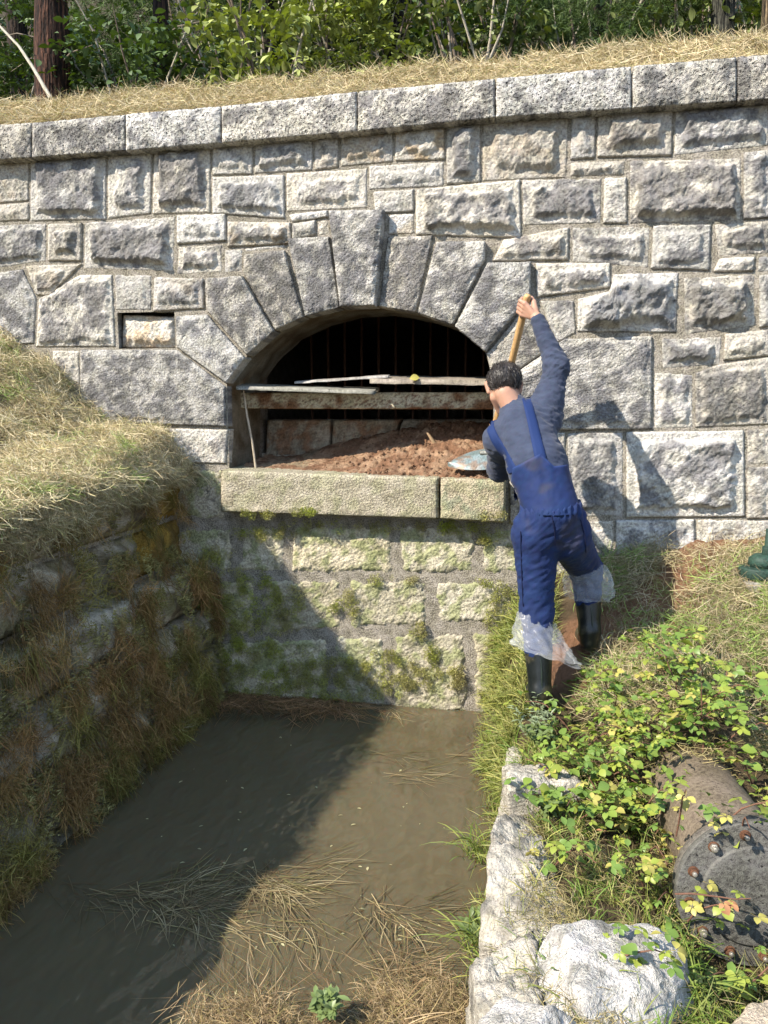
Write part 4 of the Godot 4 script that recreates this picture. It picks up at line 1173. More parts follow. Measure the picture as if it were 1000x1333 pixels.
	# rubber boots
	var feet := [[bo, anL, Vector3(-0.16, 0, -0.98), 0.0], [boR, anR, Vector3(-0.1, 0, -0.99), 0.0]]
	for i in 2:
		var b: Vector3 = feet[i][0]
		var a: Vector3 = feet[i][1]
		var d: Vector3 = feet[i][2]
		var heel := a + Vector3(0, -0.055, 0) - d * 0.005
		var boot := fresh()
		nets(boot, [[b + (b - a) * 0.12, a, 0.066, 0.05], [a, heel, 0.05, 0.042], [heel, heel + d * 0.14, 0.042, 0.046], [heel + d * 0.14, heel + d * 0.2, 0.046, 0.034]], 0.008, 0.025, func(p: Vector3) -> float: return maxf((p - b).dot((b - a).normalized()), heel.y - 0.038 - p.y), func(p: Vector3) -> Color:
			return Color(0.014, 0.019, 0.016).lerp(Color(0.1, 0.09, 0.06), sstep(0.15, 0.4, n3(p, 8.0) + 0.3 * sstep(0.15, 0.0, p.y - heel.y + 0.04)) * 0.6))
		done.call("rubber_boot", boot, M.boot)
		var seam := part("boot_seam", tube_mesh([b + Vector3(0.012, -0.01, 0.064) - where, b.lerp(a, 0.5) + Vector3(0.012, 0, 0.058) - where, a + Vector3(0.01, 0, 0.05) - where], [0.004, 0.004, 0.003], 6, Color(0.02, 0.034, 0.026)), M.boot, man)
	# thin clear plastic bags tied round the knees
	var bags := [[[[701, 800, 0.84, 0.08, 0.075], [700, 808, 0.845, 0.1, 0.085], [702, 820, 0.86, 0.118, 0.095], [706, 832, 0.88, 0.135, 0.1], [710, 842, 0.9, 0.148, 0.1], [711, 846, 0.905, 0.145, 0.1]], 1], [[[763, 732, 0.55, 0.08, 0.085], [765, 738, 0.56, 0.11, 0.1], [766, 748, 0.57, 0.122, 0.11], [766, 760, 0.58, 0.122, 0.11], [766, 772, 0.585, 0.116, 0.1], [766, 777, 0.585, 0.11, 0.095]], 2]]
	for bg in bags:
		var rows := 34
		var cols := 72
		var v := PackedVector3Array()
		for j in rows:
			var f: float = j / (rows - 1.0) * 5.0
			var k := mini(int(f), 4)
			var t := f - k
			var ra: Array = bg[0][k]
			var rb: Array = bg[0][k + 1]
			var c: Vector3 = J.call(lerpf(ra[0], rb[0], t), lerpf(ra[1], rb[1], t), lerpf(ra[2], rb[2], t))
			for i in cols + 1:
				var a := TAU * i / cols
				var o := Vector3(cos(a) * lerpf(ra[3], rb[3], t), 0, sin(a) * lerpf(ra[4], rb[4], t))
				var q := Vector3(cos(a) * 1.6, j * 0.1, sin(a) * 1.6 + bg[1] * 5.0)
				var tuck := 1.0 - 0.14 * (1.0 - j / (rows - 1.0))
				o *= tuck * (1.0 + 0.16 * nz.get_noise_3dv(q * 1.3) + 0.16 * absf(nf.get_noise_3d(cos(a) * 1.7, j * 0.03 + bg[1], sin(a) * 1.7)) + 0.02 * nf.get_noise_3dv(q * 2.0))
				o.y += 0.014 * nz.get_noise_3d(cos(a), sin(a), bg[1] * 3.0 + j * 0.03) + (-0.02 if bg[1] == 1 else 0.0) * cos(a) * (j / 33.0)
				if bg[1] == 1: o.y += -0.05 * (j / 33.0) * sstep(0.2, 1.0, cos(a)) + 0.035 * (1.0 - j / 33.0) * -cos(a)
				v.append(c + o - where)
		var bag := part("plastic_bag", finish(v, PackedColorArray(), grid_idx(cols + 1, rows, true)), M.bag)
		bag.position = where
		tag(bag, "clear crumpled plastic bag tied over the top of his left rubber boot" if bg[1] == 1 else "cloudy plastic bag ballooning round his right rubber boot below the knee", "plastic bag")

	# the shovel
	var sh := thing("shovel", "long wooden-handled shovel with a pale blue pointed steel blade", "shovel", shaft_end)
	var st := shaft_top - shaft_end
	part("handle", tube_mesh([st - ax * 0.006, st, st + ax * 0.01, st * 0.5, Vector3(0, 0.06, 0) + st * 0.03], [0.012, 0.0165, 0.0185, 0.0185, 0.0175], 16), M.handle, sh)
	var B := (J.call(585, 606, 0.03) - J.call(645, 600, -0.04) as Vector3).normalized()
	var W := Vector3(0.05, 0.5, -0.86)
	W = (W - B * W.dot(B)).normalized()
	var N := B.cross(W)
	if N.z < 0: N = -N
	var v := PackedVector3Array()
	var c := PackedColorArray()
	for side in 2:
		for j in 31:
			var t := j / 30.0
			var wid := 0.105 * pow(maxf(0.0, 1.0 - pow(t, 2.3)), 0.75) + 0.0005
			for i in 25:
				var s := i / 12.0 - 1.0
				var dish := 0.042 * (1.0 - s * s) * (1.0 - 0.55 * t) - 0.02 * t * t + 0.012 * exp(-s * s * 40.0) * (1.0 - t)
				var p := B * (t * 0.285 - 0.05) + W * (wid * s) + N * (dish - 0.0022 * side)
				v.append(p)
				var mud := sstep(0.05, 0.35, n3(p + Vector3(3, 1, 2), 14.0) + 0.5 * t - 0.25)
				c.append(Color(0.27, 0.36, 0.37).lerp(Color(0.42, 0.44, 0.42), sstep(0.0, 0.4, n3(p, 9.0))).lerp(Color(0.3, 0.19, 0.12), mud * 0.75))
	var idx := grid_idx(25, 31)
	var second := grid_idx(25, 31, true)
	for q in second: idx.append(q + 25 * 31)
	part("blade", finish(v, c, idx), M.blade, sh, Transform3D(Basis(), N * 0.0))
	part("socket", tube_mesh([B * 0.05 + N * 0.045, N * 0.035, Vector3(0, 0.045, 0) + st * 0.04, st * 0.115], [0.012, 0.02, 0.0225, 0.0215], 14, Color(0.36, 0.37, 0.33)), M.blade, sh)
	part("rivet", tube_mesh([st * 0.09 + Vector3(0, 0, 0.015), st * 0.09 + Vector3(0, 0, 0.026)], [0.006, 0.004], 8, Color(0.3, 0.3, 0.3)), M.blade, sh)

# ---------------------------------------------------------------- plants
func basis_up(n: Vector3, spin: float, s: float) -> Basis:
	var x := n.cross(Vector3(0.3, 0.1, 0.95)).normalized()
	return Basis(x, n, x.cross(n)) * Basis(Vector3.UP, spin) * Basis.from_scale(Vector3.ONE * s)

func build_plants() -> void:
	var straw_cols := [Color(0.82, 0.71, 0.49), Color(0.74, 0.63, 0.42), Color(0.64, 0.58, 0.35), Color(0.55, 0.43, 0.28), Color(0.88, 0.8, 0.6), Color(0.48, 0.47, 0.24)]
	var hay := []
	for k in 3:
		hay.append(strips(95, 40 + k, 5, func(r: RandomNumberGenerator) -> Array:
			var a := r.randf() * TAU
			return [Vector3(r.randf_range(-0.09, 0.09), r.randf_range(0.0, 0.045), r.randf_range(-0.09, 0.09)), Vector3(cos(a), r.randf_range(-0.15, 0.4), sin(a)), rv(r, 2.2) + Vector3(0, -0.45, 0), r.randf_range(0.04, 0.15), r.randf_range(0.0013, 0.0028), pick(r, straw_cols) * r.randf_range(0.75, 1.15)]))
	var hang := []
	for k in 2:
		hang.append(strips(60, 60 + k, 4, func(r: RandomNumberGenerator) -> Array:
			return [Vector3(r.randf_range(-0.09, 0.09), r.randf_range(-0.05, 0.05), r.randf_range(-0.01, 0.02)), Vector3(r.randf_range(-0.5, 0.5), r.randf_range(-0.9, 0.2), r.randf_range(0.1, 0.9)), Vector3(r.randf_range(-0.6, 0.6), -1.8, r.randf_range(-0.7, 0.2)), r.randf_range(0.05, 0.19), r.randf_range(0.0014, 0.0034), pick(r, [Color(1, 0.85, 0.6), Color(0.7, 0.55, 0.35), Color(0.9, 0.8, 0.5), Color(0.5, 0.4, 0.25), Color(0.6, 0.7, 0.3)]) * r.randf_range(0.6, 1.1)]))
	var tuft := []
	for k in 3:
		tuft.append(strips(34, 80 + k, 4, func(r: RandomNumberGenerator) -> Array:
			var a := r.randf() * TAU
			var out := Vector3(cos(a), 0, sin(a))
			return [Vector3(r.randf_range(-0.035, 0.035), 0, r.randf_range(-0.035, 0.035)), out * r.randf_range(0.1, 0.8) + Vector3.UP, out * r.randf_range(0.2, 1.5) + Vector3(0, -0.9, 0), r.randf_range(0.05, 0.16), r.randf_range(0.002, 0.0045), pick(r, [Color(1, 1, 1), Color(0.8, 0.9, 0.7), Color(1.2, 1.1, 0.8), Color(1.5, 1.15, 1.2), Color(0.7, 0.8, 0.6)]) * r.randf_range(0.7, 1.15)]))
	var fuzz := strips(60, 99, 2, func(r: RandomNumberGenerator) -> Array:
		return [Vector3(r.randf_range(-0.03, 0.03), 0, r.randf_range(-0.03, 0.03)), Vector3(r.randf_range(-0.6, 0.6), 1, r.randf_range(-0.6, 0.6)), Vector3(r.randf_range(-0.5, 0.5), -0.6, 0.0), r.randf_range(0.006, 0.017), r.randf_range(0.0024, 0.004), Color(1, 1, 1) * r.randf_range(0.6, 1.25)])
	var X := []
	var C := []
	var put := func(p: Vector3, n: Vector3, s: float, col: Color) -> void:
		X.append(Transform3D(basis_up(n, rng.randf() * TAU, s), p))
		C.append(col)
	var emit := func(called: String, mesh: Mesh, m: Material, label: String, cat: String, grp := "") -> void:
		tag(scatter(called, mesh, m, X, C), label, cat, grp, "stuff")
		X.clear()
		C.clear()

	# mown hay on the left bank, drifting over its edge
	for k in 3:
		for i in 900:
			var x := -2.1 - 2.3 * pow(rng.randf(), 1.3)
			var z := rng.randf_range(-0.02, 2.7)
			var n := Vector3(-(left_bank(x + 0.05, z) - left_bank(x - 0.05, z)) * 10.0, 1, 0.0).normalized()
			put.call(Vector3(x, left_bank(x, z) + rng.randf_range(-0.01, 0.05), z), (n + rv(rng, 0.3)).normalized(), rng.randf_range(0.5, 1.0), Color(1.1, 1.06, 0.96) * rng.randf_range(0.8, 1.2) if rng.randf() < 0.93 else Color(0.55, 0.85, 0.35))
		emit.call("hay", hay[k], M.straw, ["pale mown hay spread over the bank above the channel wall", "pale mown hay spread over the bank above the channel wall", "pale mown hay spread over the bank above the channel wall"][k], "hay", "hay on the left bank")
	for i in 260:
		var z := rng.randf_range(0.0, 2.7)
		var y := 1.43 - 0.07 * z - absf(rng.randfn(0.0, 0.035))
		put.call(Vector3(-2.12 + rng.randf_range(-0.03, 0.05), y, z), (Vector3(0.7, 0.8, 0) + rv(rng, 0.5)).normalized(), rng.randf_range(0.4, 0.9), Color(1, 0.95, 0.8) * rng.randf_range(0.5, 1.0))
	emit.call("hay", hay[0], M.straw, "hay hanging over the edge of the left channel wall", "hay")
	# dead grass and roots hanging on the channel wall
	var H := []
	var HC := []
	for k in 2:
		for i in 620:
			var z := rng.randf_range(0.05, 3.0)
			var y := 0.9 * rng.randf() if rng.randf() < 0.86 else rng.randf_range(0.9, 1.3)
			var g := nz.get_noise_2d(z * 2.6 + 7.0, y * 2.6)
			if g < 0.06 - 0.2 * (1.0 - sstep(0.1, 0.8, y)): continue
			var col := Color(0.24, 0.17, 0.1).lerp(Color(0.18, 0.18, 0.07), sstep(-0.1, 0.25, nz.get_noise_2d(z * 3.0, y * 3.0 + 40.0)))
			if y > 0.5 and y < 0.8: col = col.lerp(Color(0.26, 0.17, 0.1), 0.6)
			if i % 4 == 0:
				H.append(Transform3D(Basis(Vector3.UP, PI / 2 + rng.randf_range(-0.6, 0.6)) * Basis.from_scale(Vector3.ONE * rng.randf_range(0.4, 1.1)), Vector3(-1.93 - 0.13 * y + 0.03 * g + (0.06 if y < 0.86 else -0.03), y, z)))
				HC.append(col * rng.randf_range(0.9, 2.0))
				continue
			X.append(Transform3D(basis_up((Vector3(1, 0.2, 0) + rv(rng, 0.5)).normalized(), rng.randf() * TAU, rng.randf_range(0.35, 0.95)), Vector3(-1.94 - 0.13 * y + 0.05 * g + (0.07 if y < 0.86 else -0.03), y, z)))
			C.append(col * rng.randf_range(0.7, 1.4) * 2.4)
		tag(scatter("hanging_roots", hang[k], M.straw, H, HC), "long dead stems and roots hanging down the channel wall", "dead grass", "dead grass on the channel wall", "stuff")
		H.clear()
		HC.clear()
		emit.call("dead_grass", hay[k], M.straw, "brown matted dead grass clinging to the channel wall", "dead grass", "dead grass on the channel wall")
	# hay on the bank above the coping
	for k in 3:
		for i in 430:
			var x := rng.randf_range(-4.6, 1.9)
			var z := -0.12 - 0.75 * pow(rng.randf(), 1.2)
			put.call(Vector3(x, upper_bank(x, z) + rng.randf_range(0.0, 0.05) + 0.02 * nz.get_noise_2d(x * 4.0, 1.0), z), (Vector3(0, 1, 0.5) + rv(rng, 0.3)).normalized(), rng.randf_range(0.6, 1.2), Color(1.08, 1.02, 0.92) * rng.randf_range(0.75, 1.15))
		emit.call("hay", hay[k], M.straw, "mown hay lying along the top of the stone coping", "hay", "hay above the coping")
	# the right bank: hay near the wall, green grass lower down
	for k in 3:
		for i in 330:
			var x := rng.randf_range(0.32, 1.9)
			var z := rng.randf_range(0.03, 1.2)
			var q := Vector2(x, z)
			if q.distance_to(Geometry2D.get_closest_point_to_segment(q, Vector2(0.2, 0.62), Vector2(0.84, 0.2))) < 0.15 + 0.05 * nz.get_noise_2d(x * 8.0, z * 8.0) and rng.randf() < 0.8: continue
			if z < 0.12 and x > 0.7 and rng.randf() < 0.7: continue
			put.call(Vector3(x, right_bank(x, z) + rng.randf_range(0.0, 0.03), z), (Vector3(-0.2, 1, 0.5) + rv(rng, 0.4)).normalized(), rng.randf_range(0.5, 1.15), Color(1, 0.95, 0.85) * rng.randf_range(0.55, 1.0) if rng.randf() < 0.75 else Color(0.5, 0.8, 0.3))
		for i in 90:
			var x := rng.randf_range(-0.02, 1.3)
			var z := rng.randf_range(1.1, 3.0)
			put.call(Vector3(x, right_bank(x, z) + rng.randf_range(0.0, 0.03), z), (Vector3(0, 1, 0.2) + rv(rng, 0.4)).normalized(), rng.randf_range(0.4, 0.9), Color(0.9, 0.85, 0.6) * rng.randf_range(0.4, 0.9))
		emit.call("dry_grass", hay[k], M.straw, "dry cut grass matted over the right bank by the wall", "dry grass", "dry grass on the right bank")
	for k in 3:
		for i in 520:
			var x := rng.randf_range(-0.2, 1.25)
			var z := rng.randf_range(0.02, 2.9)
			if k == 0: x = rng.randf_range(-0.24, 0.12)
			if k == 0 and i % 2 == 0: z = rng.randf_range(0.02, 1.15)
			var q := Vector2(x, z)
			if q.distance_to(Geometry2D.get_closest_point_to_segment(q, Vector2(0.16, 0.66), Vector2(0.84, 0.2))) < 0.14: continue
			if q.distance_to(Vector2(0.3, 0.68)) < 0.17 or q.distance_to(Vector2(1.0, 1.05)) < 0.16: continue
			if q.distance_to(Vector2(0.05, 1.0)) < 0.11 or q.distance_to(Vector2(0.12, 0.85)) < 0.1 or (x > 0.47 and x < 0.84 and z > 1.0 and z < 2.3): continue
			if z > 1.3 and x < 0.14 and rng.randf() < 0.78: continue
			if k > 0 and rng.randf() > 0.25 + 0.75 * sstep(0.3, 1.0, z): continue
			if k > 0 and nz.get_noise_2d(x * 6.0, z * 6.0) < -0.12: continue
			var n := Vector3(-(right_bank(x + 0.04, z) - right_bank(x - 0.04, z)) * 12.0, 1, 0.4).normalized()
			var col := Color(0.26, 0.31, 0.07).lerp(Color(0.5, 0.46, 0.17), rng.randf()) if k != 1 else Color(0.16, 0.25, 0.04)
			put.call(Vector3(x, right_bank(x, z) - 0.005, z), (n + Vector3(0, 0.6, 0)).normalized(), rng.randf_range(0.45, 1.0), col * rng.randf_range(0.7, 1.15))
		emit.call("grass", tuft[k], M.grass, "short green grass growing over the right bank", "grass", "grass on the right bank")
	# moss on the damp stones under the sill, and in the shade
	var patch := [[495, 878, 55, 30], [560, 872, 14, 30], [592, 882, 14, 14], [448, 788, 18, 20], [345, 695, 40, 8], [420, 684, 60, 5], [520, 686, 70, 5], [600, 688, 45, 6], [640, 698, 16, 12], [655, 830, 24, 70], [645, 890, 25, 30], [340, 790, 55, 40], [330, 870, 85, 40], [430, 885, 60, 30], [280, 800, 45, 90], [400, 666, 26, 4], [330, 669, 26, 4], [640, 670, 18, 4], [545, 822, 10, 12], [640, 756, 20, 8], [500, 756, 50, 4]]
	for t in patch:
		var dens: int = int(t[2] * t[3] * 0.2) + 25
		for i in dens:
			var a := rng.randf() * TAU
			var s := sqrt(rng.randf())
			var p := at_z(t[0] + cos(a) * t[2] * s, t[1] + sin(a) * t[3] * s, 0.02 if t[1] > 672 else 0.13)
			if nz.get_noise_2d(p.x * 11.0, p.y * 11.0) < 0.04 or p.y < -0.02: continue
			put.call(p + Vector3(0, 0, rng.randf_range(-0.012, 0.012)), (Vector3(0, 0.35, 1) + rv(rng, 0.4)).normalized(), rng.randf_range(0.5, 1.0), Color(0.55, 0.6, 0.12).lerp(Color(0.62, 0.56, 0.26), 0.5 + n3(p, 4.0)) * rng.randf_range(0.55, 1.15))
	emit.call("moss", fuzz, M.moss, "bright green moss growing on the damp stones under the sill", "moss")
	for i in 1700:
		var z := rng.randf_range(0.03, 3.0)
		var y := rng.randf_range(0.0, 1.35)
		if nz.get_noise_2d(z * 4.0 + 3.0, y * 4.0) < -0.05 + 0.3 * sstep(0.75, 1.1, y): continue
		put.call(Vector3(-1.92 - 0.13 * y + (0.06 if y < 0.86 else -0.03), y, z), (Vector3(1, 0.4, 0) + rv(rng, 0.4)).normalized(), rng.randf_range(0.8, 1.6), Color(0.42, 0.38, 0.16) * rng.randf_range(0.5, 1.3))
	emit.call("moss", fuzz, M.moss, "dark moss covering the shaded left channel wall", "moss")
	# straw afloat
	var raft := strips(26, 123, 3, func(r: RandomNumberGenerator) -> Array:
		var a := r.randfn(0.15, 0.55)
		return [Vector3(r.randf_range(-0.12, 0.12), r.randf_range(0.002, 0.01), r.randf_range(-0.07, 0.07)), Vector3(cos(a), 0, sin(a)), Vector3(0, 0, r.randf_range(-0.5, 0.5)), r.randf_range(0.06, 0.26), r.randf_range(0.0016, 0.0034), pick(r, straw_cols) * r.randf_range(0.6, 1.1), Vector3(0, 1, 0.3)])
	for i in 36:
		var t: Array = pick(rng, [[290, 1155, 150, 40], [560, 985, 90, 40], [380, 1180, 110, 40], [350, 1150, 50, 25], [360, 915, 85, 16], [330, 905, 60, 10], [420, 925, 60, 10], [230, 1170, 90, 20], [270, 1200, 100, 40]])
		var p := at_y(t[0] + rng.randfn(0.0, 0.5) * t[2], t[1] + rng.randfn(0.0, 0.5) * t[3], 0.0)
		if p.z < 0.06: p.z = 0.06 + rng.randf() * 0.1
		X.append(Transform3D(Basis(Vector3.UP, rng.randfn(0.0, 0.7)), Vector3(p.x, 0.002, p.z)))
		C.append(Color(0.55, 0.5, 0.38) * rng.randf_range(0.35, 1.1))
	for i in 60:
		X.append(Transform3D(Basis(Vector3.UP, rng.randf() * TAU) * Basis.from_scale(Vector3(1.0, 1.5, 1.0)), Vector3(rng.randf_range(-1.95, -1.05), 0.004, 0.03 + 0.3 * pow(rng.randf(), 1.6))))
		C.append(Color(0.75, 0.5, 0.35) * rng.randf_range(0.5, 1.1))
	emit.call("floating_straw", raft, M.straw, "straw drifting on the brown water", "straw")
	for i in 110:
		var p := at_y(rng.randf_range(-40, 640), rng.randf_range(930, 1300), 0.0)
		if nz.get_noise_2d(p.x * 2.0, p.z * 2.0) < 0.0: continue
		X.append(Transform3D(Basis(Vector3.UP, rng.randf() * TAU) * Basis.from_scale(Vector3(1.6, 0.5, 1.0)), Vector3(p.x, -0.06, p.z)))
		C.append(Color(0.5, 0.5, 0.22) * rng.randf_range(0.4, 1.1))
	emit.call("water_weed", hay[0], M.straw, "brown weed lying just under the water surface", "water weed")
	for i in 80:
		var p := at_y(rng.randf_range(180, 640), rng.randf_range(930, 1333), 0.0)
		X.append(Transform3D(Basis(Vector3.UP, rng.randf() * TAU) * Basis.from_scale(Vector3.ONE * rng.randf_range(0.15, 0.5)), Vector3(p.x, 0.0015, p.z)))
		C.append(Color(0.5, 0.45, 0.25) * rng.randf_range(0.5, 1.2))
	emit.call("floating_leaf", leaf_mesh(1, 0.05, 0.022, 4), M.leaf, "small leaves and bits floating scattered on the water", "leaf litter")
	# two soaked heaps of dead weed in the foreground
	for hp in [[Vector3(-0.31, 0.0, 2.36), 0.17, "reddish brown heap of dead weed beside the low wall", 70], [Vector3(-0.74, 0.0, 2.56), 0.2, "straw coloured heap of dead weed out in the water", 70], [Vector3(-0.42, 0.0, 2.66), 0.2, "dark soaked weed between the two foreground heaps", 60]]:
		var c: Vector3 = hp[0]
		for i in hp[3]:
			var a := rng.randf() * TAU
			var s := sqrt(rng.randf())
			put.call(c + Vector3(cos(a) * s * hp[1], 0.06 * (1.0 - s * s) * rng.randf() * (0.6 + n3(c + Vector3(cos(a) * s, 0, sin(a) * s), 3.0)), sin(a) * s * hp[1] * 0.8), (Vector3.UP + rv(rng, 0.6)).normalized(), rng.randf_range(0.3, 0.6), (Color(0.8, 0.68, 0.55) if hp[3] == 70 else Color(0.5, 0.42, 0.3)) * rng.randf_range(0.5, 1.15))
		emit.call("weed_heap", hay[2], M.straw, hp[2], "weed heap")
		for i in 14:
			put.call(c + Vector3(rng.randfn(0, 0.13), rng.randf_range(0.0, 0.03), rng.randfn(0, 0.1)), (Vector3.UP + rv(rng, 0.25)).normalized(), rng.randf_range(0.6, 1.1), Color(0.75, 0.62, 0.48) * rng.randf_range(0.4, 1.1))
		emit.call("loose_stems", raft, M.straw, "loose long stems strewn over the " + hp[2], "stems")
	# green tufts at the water's edge
	for t in [[622, 1092, "bright green grass tuft overhanging the water by the long block"], [622, 1215, "green grass tuft growing at the foot of the low wall"], [232, 770, "long green grass tuft hanging in the shaded wall corner"], [185, 925, "pale dry grass tuft trailing from the channel wall to the water"], [760, 1310, "leafy grass tuft between the whitish and the large boulder"], [900, 1290, "dense green grass tuft below the flanged pipe end"], [850, 1210, "arching grass tuft between the large boulder and the pipe"]]:
		var p := at_y(t[0], t[1] + 18, 0.06) if t[0] > 300 else at_z(t[0], t[1], 0.2 if t[1] < 800 else 0.75)
		if t[0] > 700: p = at_y(t[0], t[1] + 10, 0.26)
		if t[0] < 300: p.x = maxf(p.x, -1.93)
		var dry: bool = t[1] == 925
		var gm := strips(70, int(t[0]), 5, func(r: RandomNumberGenerator) -> Array:
			var a := r.randf() * TAU
			var out := Vector3(cos(a), 0, sin(a))
			return [Vector3(r.randf_range(-0.05, 0.05), -0.02, r.randf_range(-0.05, 0.05)), out * r.randf_range(0.1, 0.9) + Vector3.UP, out * r.randf_range(0.2, 1.4) + Vector3(0, -1.5, 0), r.randf_range(0.1, 0.24), r.randf_range(0.002, 0.005), (Color(0.4, 0.35, 0.2) if dry else Color(0.13, 0.22, 0.03).lerp(Color(0.28, 0.3, 0.07), r.randf())) * r.randf_range(0.7, 1.1)])
		var o := part("grass_tuft", gm, M.grass)
		o.position = p
		if t[0] < 300: o.scale = Vector3(0.8, -1.1, 0.8) if not dry else Vector3(0.9, -1.5, 0.9)
		tag(o, t[2], "grass")

	# brambles: each plant with its stem and its leaves
	var leaves := [leaf_mesh(3, 0.046, 0.035, 1, 0.025), leaf_mesh(3, 0.052, 0.038, 2, 0.028), leaf_mesh(5, 0.04, 0.03, 3, 0.02), leaf_mesh(1, 0.058, 0.048, 4, 0.025)]
	var spots := [[770, 920, 0], [800, 890, 0], [840, 870, 0], [880, 850, 0], [920, 870, 0], [940, 910, 0], [900, 910, 0], [860, 920, 0], [820, 940, 0], [790, 970, 0], [830, 990, 0], [870, 970, 0], [915, 950, 0], [770, 1010, 0], [745, 1060, 0], [810, 1040, 0], [850, 1075, 1], [840, 1100, 1], [885, 1072, 1], [930, 1068, 1], [970, 1075, 1], [868, 1130, 1], [888, 1165, 1], [885, 1195, 2], [845, 1150, 1], [985, 1010, 0], [720, 1110, 0], [770, 1255, 0], [975, 1275, 1], [950, 1290, 0], [960, 1130, 3], [850, 835, 0], [760, 880, 0], [780, 945, 0], [805, 915, 0], [845, 895, 0], [885, 885, 0], [925, 890, 0], [860, 945, 0], [895, 935, 0], [935, 940, 0], [840, 965, 0], [800, 1000, 0], [845, 1015, 0], [775, 990, 0], [785, 1030, 0], [750, 1035, 0], [905, 860, 0], [820, 860, 0], [745, 930, 0], [750, 970, 0], [735, 1000, 0], [765, 1050, 0], [800, 1060, 0], [830, 1050, 0], [725, 1040, 0]]
	var lab := ["yellow-green bramble shoot in the dense patch on the right bank", "yellowing bramble shoot trailing round the flanged pipe", "reddening bramble spray drooping beside the bolted flange", "thin bramble runner with two leaves crossing the flange face"]
	for s in spots:
		var p := at_y(s[0], s[1], 0.4)
		if s[1] < 960 and s[2] == 0: s[1] += 12
		for i in 12: p = p.lerp(at_y(s[0], s[1], right_bank(p.x, p.z) + 0.05), 0.5)
		p.y = right_bank(p.x, p.z)
		if s[1] > 1050 and s[0] > 855 and s[1] < 1090: p = at_y(s[0], s[1], 0.6) + Vector3(0, -0.06, -0.03)
		if s[2] == 3: p = Vector3(0.43, 0.42, 2.27)
		var b := thing("bramble", lab[s[2]], "bramble", p, "" if s[2] > 1 else "brambles on the right bank" if s[2] == 0 else "brambles round the pipe")
		var n := 26 if s[2] == 0 else 13
		if s[2] == 3: n = 3
		var dir := Vector3(rng.randf_range(-1, 1), 0.35, rng.randf_range(-0.4, 1)).normalized()
		if s[2] == 3: dir = Vector3(1, 0.16, 0.18).normalized()
		var pts := []
		var len := 0.22 if s[2] != 3 else 0.2
		for k in 6:
			var t := k / 5.0
			pts.append(dir * t * len + Vector3(0, 0.08 * sin(t * 2.4) * (0.0 if s[2] == 3 else 1.0), 0) + rv(rng, 0.006))
		part("stem", tube_mesh(pts, [0.003, 0.003, 0.0028, 0.0025, 0.002, 0.0015], 5, Color(0.25, 0.13, 0.09)), M.stick, b)
		for k in n:
			var t := (k + 0.6) / n
			var q: Vector3 = pts[mini(int(t * 5.0), 4)].lerp(pts[mini(int(t * 5.0) + 1, 5)], fmod(t * 5.0, 1.0))
			var spread := rv(rng, 0.085)
			spread.y = absf(spread.y) * 0.5
			if s[2] == 3: spread *= 0.1
			var bs := Basis(Vector3.UP, rng.randf() * TAU) * Basis(Vector3.RIGHT, rng.randf_range(-0.1, 0.7)) * Basis(Vector3.BACK, rng.randf_range(-0.5, 0.4))
			var hue := rng.randf()
			var lm: Material = M.leaf_green if hue < 0.38 else M.leaf_lime if hue < 0.72 else M.leaf_mid if hue < 0.92 else M.leaf_yellow
			if s[2] == 1 and hue > 0.6: lm = M.leaf_yellow if hue < 0.97 else M.leaf_red
			if s[2] == 2: lm = M.leaf_lime if k < 5 else M.leaf_yellow if k < 10 else M.leaf_red
			if s[2] == 3: lm = M.leaf_lime
			part("leaf", leaves[k % 4], lm, b, Transform3D(bs * Basis.from_scale(Vector3.ONE * (0.45 + 0.75 * rng.randf() * rng.randf())), q + spread))
	# grey-green weeds with narrow leaves
	for w in [[688, 965, 0.2, "grey-green feathery weed overhanging the water below his left boot"], [730, 915, 0.14, "small silvery weed growing right of his left boot"], [715, 1065, 0.12, "light green leafy weed between the first two wall blocks"], [425, 1322, 0.06, "green watercress sprig growing from the straw coloured weed heap"], [700, 975, 0.14, "dark green weed clump behind the first wall block"], [620, 1225, 0.07, "tiny green sprig on the reddish weed heap"]]:
		var p := at_y(w[0], w[1], 0.05 if w[0] < 640 else 0.33)
		var r := RandomNumberGenerator.new()
		r.seed = int(w[0])
		var o := thing("weed", w[3], "weed", p)
		var st := fresh()
		var grey: bool = w[0] == 688 or w[0] == 730
		for k in 9:
			var a := r.randf() * TAU
			var d := Vector3(cos(a) * 0.7, 1.0, sin(a) * 0.7).normalized()
			var h: float = w[2] * r.randf_range(0.6, 1.1)
			part("stem", tube_mesh([Vector3.ZERO, d * h * 0.5, d * h + Vector3(0, -0.01, 0)], [0.0022, 0.0018, 0.001], 5, Color(0.16, 0.2, 0.08)), M.stick, o)
			for i in 20:
				var t := 0.2 + 0.8 * i / 19.0
				var e := Vector3(r.randf_range(-1, 1), r.randf_range(0.0, 0.9), r.randf_range(-1, 1)).normalized()
				leaf_into(st, d * h * t, e, Vector3(0.1, 1, 0.2), r.randf_range(0.02, 0.045), 0.008 if grey else 0.016, (Color(0.24, 0.29, 0.17) if grey else Color(0.15, 0.2, 0.07)) * r.randf_range(0.75, 1.2))
		part("foliage", finish(st[0], st[1], st[2]), M.leaf, o)

# ---------------------------------------------------------------- the wood above
func crown_points(r: RandomNumberGenerator, c: Vector3, e: Vector3, clumps: int, each: int, spread: float) -> Array:
	var out := []
	for k in clumps:
		var d := rv(r, 1.0)
		while d.length() > 1.0: d = rv(r, 1.0)
		var q := c + d * e
		for i in each: out.append(q + Vector3(r.randfn(0, spread), r.randfn(0, spread * 0.7), r.randfn(0, spread)))
	return out

